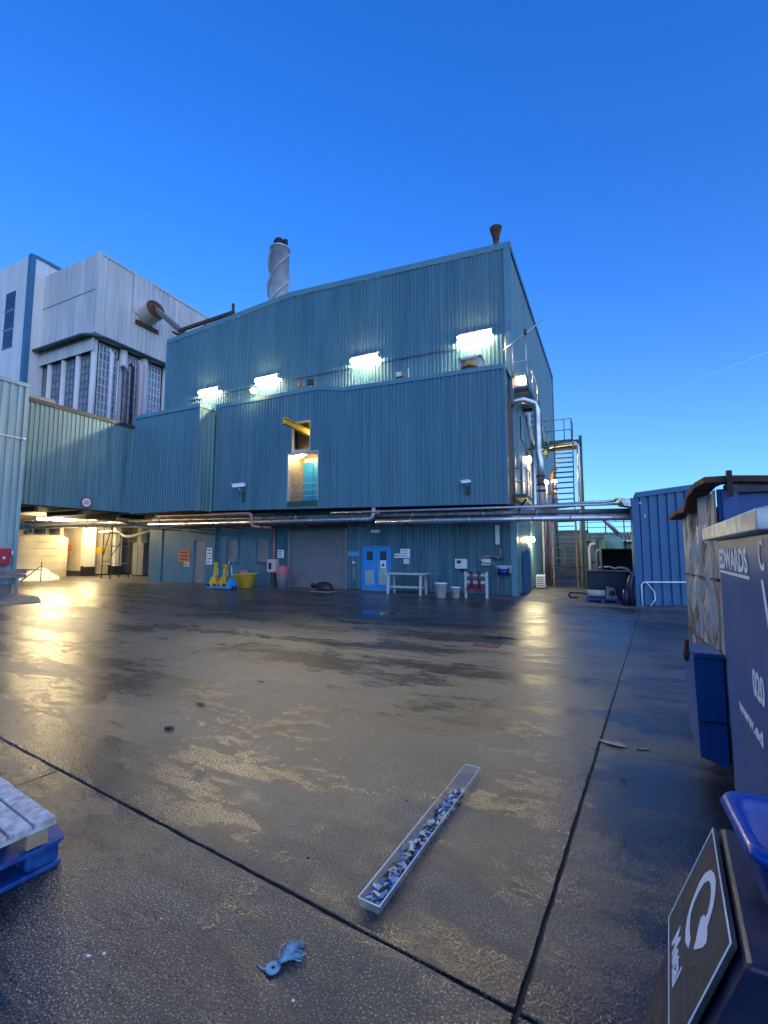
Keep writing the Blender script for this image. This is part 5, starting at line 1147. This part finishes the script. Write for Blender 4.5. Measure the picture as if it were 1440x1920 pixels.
lett('W', 1.33, 1.36, .42, .85, .008); lett('C', 1.30, 1.70, .2, .8, .004)
lett('020', .95, 1.05, .185, .95, .006); lett('www.ed', .47, .83, .10, 1.9, .003)
# ---- navy recycling box with tilted sign plate
Tq, Lq, Rq, Bq_ = Vector((3.30, -16.90, .79)), Vector((3.15, -16.87, .42)), Vector((3.23, -17.46, .79)), Vector((3.08, -17.43, .42))
RB = thing('recycling_box', 'navy recycling bin with slanted grey sign plate showing a white loop arrow', 'bin', (3.4, -17.15, 0))
ey = (Rq - Tq).normalized(); ez = (Tq - Lq).normalized(); en = ey.cross(ez).normalized()
if en.x > 0: en = -en
off = Vector((0.012, 0, 0))
b0, b1 = Tq - ey * .03 + off, Rq + ey * .05 + off
l0, l1 = Lq - ey * .03 + off, Bq_ + ey * .05 + off
g0_, g1_ = Vector((l0.x - .13, l0.y, 0)), Vector((l1.x - .13, l1.y, 0))
bx = MB(); back = 3.78
prof0 = [g0_, l0, b0, Vector((back, b0.y, .79)), Vector((back, b0.y, 0))]; prof1 = [g1_, l1, b1, Vector((back, b1.y, .79)), Vector((back, b1.y, 0))]
bx.add(prof0 + prof1, [(0, 1, 2, 3, 4), (9, 8, 7, 6, 5), (0, 5, 6, 1), (1, 6, 7, 2), (2, 7, 8, 3), (3, 8, 9, 4)]); bx.build('bin_body', navy, RB, .012)
PL = MB().prism([Tq, Lq, Bq_, Rq], en * .012).build('sign_plate', platedark, RB)
def pl(u, v, h=.0125):  # u 0..1 along top edge (T->R), v 0..1 from top to bottom
    return Tq + (Rq - Tq) * u + (Lq - Tq) * v + en * h
def strip(name, uv, m, h=.0125, parent=PL, th=.0015):
    MB().prism([pl(u, v, h) for u, v in uv], en * th).build(name, m, parent)
e_ = .012; f_ = .017
for uv in (((0, 0), (1, 0), (1, f_), (0, f_)), ((0, 1 - f_), (1, 1 - f_), (1, 1), (0, 1)), ((0, f_), (e_, f_), (e_, 1 - f_), (0, 1 - f_)), ((1 - e_, f_), (1, f_), (1, 1 - f_), (1 - e_, 1 - f_))): strip('plate_edge', uv, signwhite)
strip('dividing_line', ((.02, .695), (.98, .695), (.98, .701), (.02, .701)), grey)
# loop arrow
ARROW = [(0.566, 0.614), (0.483, 0.661), (0.406, 0.655), (0.332, 0.608), (0.284, 0.535), (0.26, 0.444), (0.243, 0.332), (0.26, 0.229), (0.317, 0.136), (0.396, 0.087), (0.478, 0.08), (0.554, 0.115), (0.613, 0.172), (0.646, 0.238), (0.665, 0.29), (0.706, 0.296), (0.75, 0.323), (0.73, 0.391), (0.656, 0.504), (0.631, 0.528), (0.611, 0.485), (0.557, 0.425), (0.525, 0.374), (0.546, 0.315), (0.583, 0.3), (0.582, 0.257), (0.544, 0.204), (0.489, 0.168), (0.422, 0.161), (0.362, 0.194), (0.32, 0.266), (0.308, 0.369), (0.316, 0.466), (0.348, 0.536), (0.409, 0.567), (0.468, 0.577), (0.531, 0.568)]
strip('loop_arrow', ARROW, signwhite, .0128, th=.0008)
text_mesh('Metal', .095, signwhite, 'lettering', RB, frame_matrix(pl(.28, .915, .0135), tuple(ey), tuple(ez)), .0006, .003, sx=.92)
# blue tub resting on the box
TB = thing('blue_tub', 'glossy blue plastic tub with rolled rim resting on the navy bin', 'tub', (3.5, -17.25, .79))
def rrect(cx, cy, hx, hy, r, z, n=5):
    o = []
    for sx_, sy_, a0 in ((1, 1, 0), (-1, 1, 90), (-1, -1, 180), (1, -1, 270)):
        for i in range(n + 1):
            a = math.radians(a0 + 90 * i / n); o.append((cx + sx_ * (hx - r) + r * math.cos(a), cy + sy_ * (hy - r) + r * math.sin(a), z))
    return o
cx_, cy_ = 3.52, -17.24
secs = [rrect(cx_, cy_, .17, .12, .05, .795), rrect(cx_, cy_, .185, .135, .055, .81), rrect(cx_, cy_, .215, .165, .06, .955), rrect(cx_, cy_, .235, .185, .07, .965), rrect(cx_, cy_, .245, .195, .075, .985), rrect(cx_, cy_, .235, .185, .07, 1.003), rrect(cx_, cy_, .205, .155, .055, .998), rrect(cx_, cy_, .195, .145, .05, .97), rrect(cx_, cy_, .165, .115, .045, .82)]
k = len(secs[0]); mb = MB()
mb.add([p for s_ in secs for p in s_], [(i * k + j, i * k + (j + 1) % k, (i + 1) * k + (j + 1) % k, (i + 1) * k + j) for i in range(len(secs) - 1) for j in range(k)], True)
mb.f.append(tuple(range(k))[::-1]); mb.sm.append(False); mb.f.append(tuple(range((len(secs) - 1) * k, len(secs) * k))); mb.sm.append(False)
mb.build('tub_shell', plasticblue, TB)
# ---- pallets bottom left
zt = .29
w0 = G(105, 1530, zt); wa = (G(0, 1455, zt) - w0).normalized(); wb = (G(0, 1590, zt) - w0); wb = (wb - wa * wb.dot(wa)).normalized()
WP = thing('white_pallet', 'weathered white wooden pallet lying on the blue plastic pallet', 'pallet', tuple(Vector((w0.x, w0.y, .165))))
def slabb(o, a, b, la, lb, z0, z1, sa=0.0, sb=0.0):
    p = Vector((o.x, o.y, 0)) + a * sa + b * sb
    return MB().hexa([tuple(p + Vector((0, 0, z0))), tuple(p + a * la + Vector((0, 0, z0))), tuple(p + a * la + b * lb + Vector((0, 0, z0))), tuple(p + b * lb + Vector((0, 0, z0)))] + [tuple(p + Vector((0, 0, z1))), tuple(p + a * la + Vector((0, 0, z1))), tuple(p + a * la + b * lb + Vector((0, 0, z1))), tuple(p + b * lb + Vector((0, 0, z1)))])
zz = 0
for i in range(8):
    slabb(w0, wa, wb, 1.2, .098, .268, .29, sb=i * .112).build('deck_board', woodwhite, WP, .003)
for i in range(3): slabb(w0, wa, wb, .09, 1.0, .245, .2675, sa=.0 + i * .53).build('cross_board', woodwhite, WP, .003)
for i in range(3):
    for j in range(3): slabb(w0, wa, wb, .1, .1, .166, .2445, sa=i * .5 + .004, sb=j * .42 + .03).build('block', woodraw, WP, .003)
c1 = G(129, 1566, .155)
BP = thing('plastic_pallet', 'blue plastic pallet under the white wooden pallet', 'pallet', (c1.x, c1.y, 0))
def rounded(o, a, b, la, lb, r, z0, z1):
    p = Vector((o.x, o.y, 0)); pts = []
    for (ca, cb, a0) in ((r, r, 180), (la - r, r, 270), (la - r, lb - r, 0), (r, lb - r, 90)):
        for i in range(5):
            t_ = math.radians(a0 + 22.5 * i); pts.append(p + a * (ca + r * math.cos(t_)) + b * (cb + r * math.sin(t_)) + Vector((0, 0, z0)))
    return MB().prism(pts, (0, 0, z1 - z0))
rounded(c1, wa, wb, 1.2, 1.05, .06, .135, .158).build('deck', palletblue, BP, .004)
for i in range(3): slabb(c1, wa, wb, .16, .16, .03, .135, sa=.03 + i * .5, sb=.03).build('foot', palletblue, BP, .02)
for i in range(3): slabb(c1, wa, wb, .16, .16, .03, .135, sa=.03 + i * .5, sb=.8).build('foot', palletblue, BP, .02)
for i in range(3): slabb(c1, wa, wb, .17, 1.0, .003, .03, sa=.025 + i * .5, sb=.02).build('runner', palletblue, BP, .006)
# ---- clear plastic tray with chips
tA, tB = G(887, 1449), G(691, 1712); tax = (tA - tB); Lt = tax.length; tax.normalize(); tay = Vector((-tax.y, tax.x, 0)); wd = .062
TR = thing('clear_tray', 'long clear plastic tray lying on the wet concrete', 'tray', tuple(tB))
def TP(s, n, z): return tuple(tB + tax * s + tay * n + Vector((0, 0, z)))
hh = .052; wdb = wd - .008; tk_ = .003
mb = MB(); O_ = [(0, -wd), (Lt, -wd), (Lt, wd), (0, wd)]; I_ = [(.012, -wdb), (Lt - .012, -wdb), (Lt - .012, wdb), (.012, wdb)]
mb.add([TP(a, b, hh) for a, b in O_] + [TP(a, b, .003) for a, b in I_] + [TP(a + (tk_ if a < 1 else -tk_), b * .94, hh) for a, b in O_] + [TP(a + (tk_ if a < 1 else -tk_), b * .94, .006) for a, b in I_],
       [(0, 1, 5, 4), (1, 2, 6, 5), (2, 3, 7, 6), (3, 0, 4, 7), (4, 5, 6, 7), (8, 12, 13, 9), (9, 13, 14, 10), (10, 14, 15, 11), (11, 15, 12, 8), (15, 14, 13, 12), (0, 8, 9, 1), (1, 9, 10, 2), (2, 10, 11, 3), (3, 11, 8, 0)])
mb.build('tray_shell', clearplast, TR)
lip = MB(); L4 = [TP(a, b, hh) for a, b in O_]
for i in range(4): lip.tube([L4[i], L4[(i + 1) % 4]], .0035, 6)
lip.build('tray_lip', mat('lipplast', (.88, .84, .76), .3), TR)
chipm = [mat('chip_blue', (.10, .22, .48), .4), mat('chip_pale', (.48, .50, .56), .4), mat('chip_black', (.015, .018, .03), .4), mat('chip_white', (.85, .76, .55), .45), mat('chip_sky', (.12, .34, .60), .4)]
R6 = random.Random(21); kinds = []
for k in range(14):
    n = R6.choice((3, 4, 4, 5)); a0 = R6.random() * 6; poly = []
    for i in range(n):
        a = a0 + 6.283 * i / n + R6.uniform(-.3, .3); r = R6.uniform(.012, .024); poly.append((r * math.cos(a), r * math.sin(a), -.0016))
    me = None; mb = MB().prism(poly, (0, 0, .0032)); kinds.append(mb)
meshes = {}
for i in range(265):
    u = R6.random(); s = .03 + (Lt * .80 - .03) * (u ** 1.25); dens = 1 - s / (Lt * .82)
    nn = R6.uniform(-1, 1) * (wdb - .016) - .012 * (s / Lt); z = .010 + R6.random() * (.014 + .030 * dens)
    k = R6.randrange(14); mi = R6.choices(range(5), (2.8, 3.2, 4.2, 3.8, 1.2))[0]
    if (k, mi) not in meshes:
        me = bpy.data.meshes.new('plastic_chip'); me.from_pydata([tuple(v) for v in kinds[k].v], [], kinds[k].f); me.materials.append(chipm[mi]); me.update(); meshes[(k, mi)] = me
    o = bpy.data.objects.new('plastic_chip', meshes[(k, mi)]); C.objects.link(o)
    o.location = TP(s, nn, z); o.rotation_euler = (R6.uniform(-.7, .7), R6.uniform(-.7, .7), R6.uniform(0, 6.28))
    nm = ('mid blue', 'pale blue', 'black', 'off white', 'sky blue')[mi]
    tag(o, nm + ' broken plastic chip lying in the clear tray', 'chip', nm + ' chips in the tray')
# ---- blue cord bundle with disc
c = G(512, 1818); d2 = (G(575, 1768) - c).normalized(); e2 = Vector((-d2.y, d2.x, 0))
CB = thing('frayed_cord', 'crumpled frayed pale blue rag with cords and a round plastic tag on the concrete', 'cord', tuple(c))
R7 = random.Random(8)
lump = MB().lathe([(.0, 0), (.022, .002), (.030, .012), (.022, .026), (.0, .032)], (0, 0, 0), 16)
lv_ = []
for x, y_, z in lump.v:
    f1 = 1 + .35 * math.sin(7 * math.atan2(y_, x) + 90 * z) ; q_ = c + d2 * (.085 + x * 1.9 * f1) + e2 * (y_ * .75 * f1 + .008 * math.sin(60 * x)); lv_.append((q_.x, q_.y, .004 + z * (1 + .4 * math.sin(150 * x + 80 * y_))))
lump.v = lv_; lump.build('crumpled_cloth', ragblue, CB)
for k in range(44):
    s0 = R7.uniform(.03, .10); p = c + d2 * s0 + e2 * R7.uniform(-.02, .02) + Vector((0, 0, R7.uniform(.006, .02))); pts = [p]
    v = (d2 + e2 * R7.uniform(-.6, .6)).normalized()
    for i in range(6):
        v = (v + e2 * R7.uniform(-.7, .7) + d2 * R7.uniform(-.2, .3)).normalized(); p = p + v * R7.uniform(.008, .017); p.z = max(.004, p.z + R7.uniform(-.009, .007)); pts.append(p.copy())
    MB().tube(pts, R7.uniform(.0015, .003), 5).build('strand', ragblue, CB)
MB().tube([c - d2 * .01 + Vector((0, 0, .006)), c - d2 * .03 - e2 * -.03 + Vector((0, 0, .005)), c - d2 * .035 + e2 * .065 + Vector((0, 0, .005))], .003, 5).build('strand', ragblue, CB)
n = 22; 
def ann(cc, r0, r1, z0, th):
    mb = MB(); vs = []
    for r, z in ((r0, z0), (r1, z0), (r1, z0 + th), (r0, z0 + th)): vs += [(cc.x + r * math.cos(6.28319 * i / n), cc.y + r * math.sin(6.28319 * i / n), z) for i in range(n)]
    return mb.add(vs, [(a * n + i, a * n + (i + 1) % n, ((a + 1) % 4) * n + (i + 1) % n, ((a + 1) % 4) * n + i) for a in range(4) for i in range(n)])
ann(c, .009, .031, .004, .006).build('round_tag', mat('tagblue', (.10, .30, .45), .45), CB); ann(c + d2 * .045, .004, .010, .012, .004).build('eyelet', ragblue, CB)
# ---- litter
def scrap(px, py, w_, d_, ang_, m, label, name='scrap', curl=.01, cat='litter'):
    p = G(px, py); R8 = random.Random(px); n = 12; vs = []; cc, ss = math.cos(ang_), math.sin(ang_)
    top = []
    for i in range(n):
        a = 6.28319 * i / n; r = R8.uniform(.75, 1.1); x, y = w_ * r * math.cos(a), d_ * r * math.sin(a); top.append((p.x + x * cc - y * ss, p.y + x * ss + y * cc, .004 + curl * R8.random()))
    mb = MB().prism(top, (0, 0, .003)); return single(name, mb, m, label, cat)
scrap(1147, 1395, .125, .045, -.25, cardb, 'torn tan cardboard strip beside the joint in the concrete', 'cardboard_strip')
scrap(1205, 1405, .06, .03, .1, leafbrown, 'flattened brown scrap beside the torn cardboard strip', 'brown_scrap', .003)
scrap(1167, 1464, .025, .009, -.2, dark, 'small black scrap on the dark slab near the containers', 'black_scrap')
scrap(488, 1281, .07, .03, .2, dark, 'black clod of dirt on the wet concrete, farthest of three', 'dirt_clod', .03)
scrap(376, 1322, .07, .03, .4, dark, 'black clod of dirt on the wet concrete, middle of three', 'dirt_clod', .03)
scrap(318, 1369, .06, .03, .1, dark, 'black clod of dirt on the wet concrete, nearest the long slab joint', 'dirt_clod', .03)
scrap(763, 1504, .012, .008, .2, rust, 'tiny brown flake on the concrete between the tray and the clods', 'flake')
scrap(578, 1612, .008, .005, .9, dark, 'tiny black flake beside the worn paint rings', 'flake')
scrap(1170, 1583, .014, .009, .2, dark, 'tiny black pebble on the dark slab by the slab joint', 'pebble', .008)
scrap(166, 1797, .013, .005, .5, signwhite, 'small white sliver on the concrete near the frayed cord', 'sliver')
scrap(195, 1793, .007, .005, .2, signwhite, 'tiny white crumb beside the white sliver', 'crumb')
scrap(550, 1880, .006, .005, .2, signwhite, 'tiny white crumb in front of the frayed cord', 'crumb')
for o in list(bpy.data.objects):
    if '_o' in o: del o['_o']
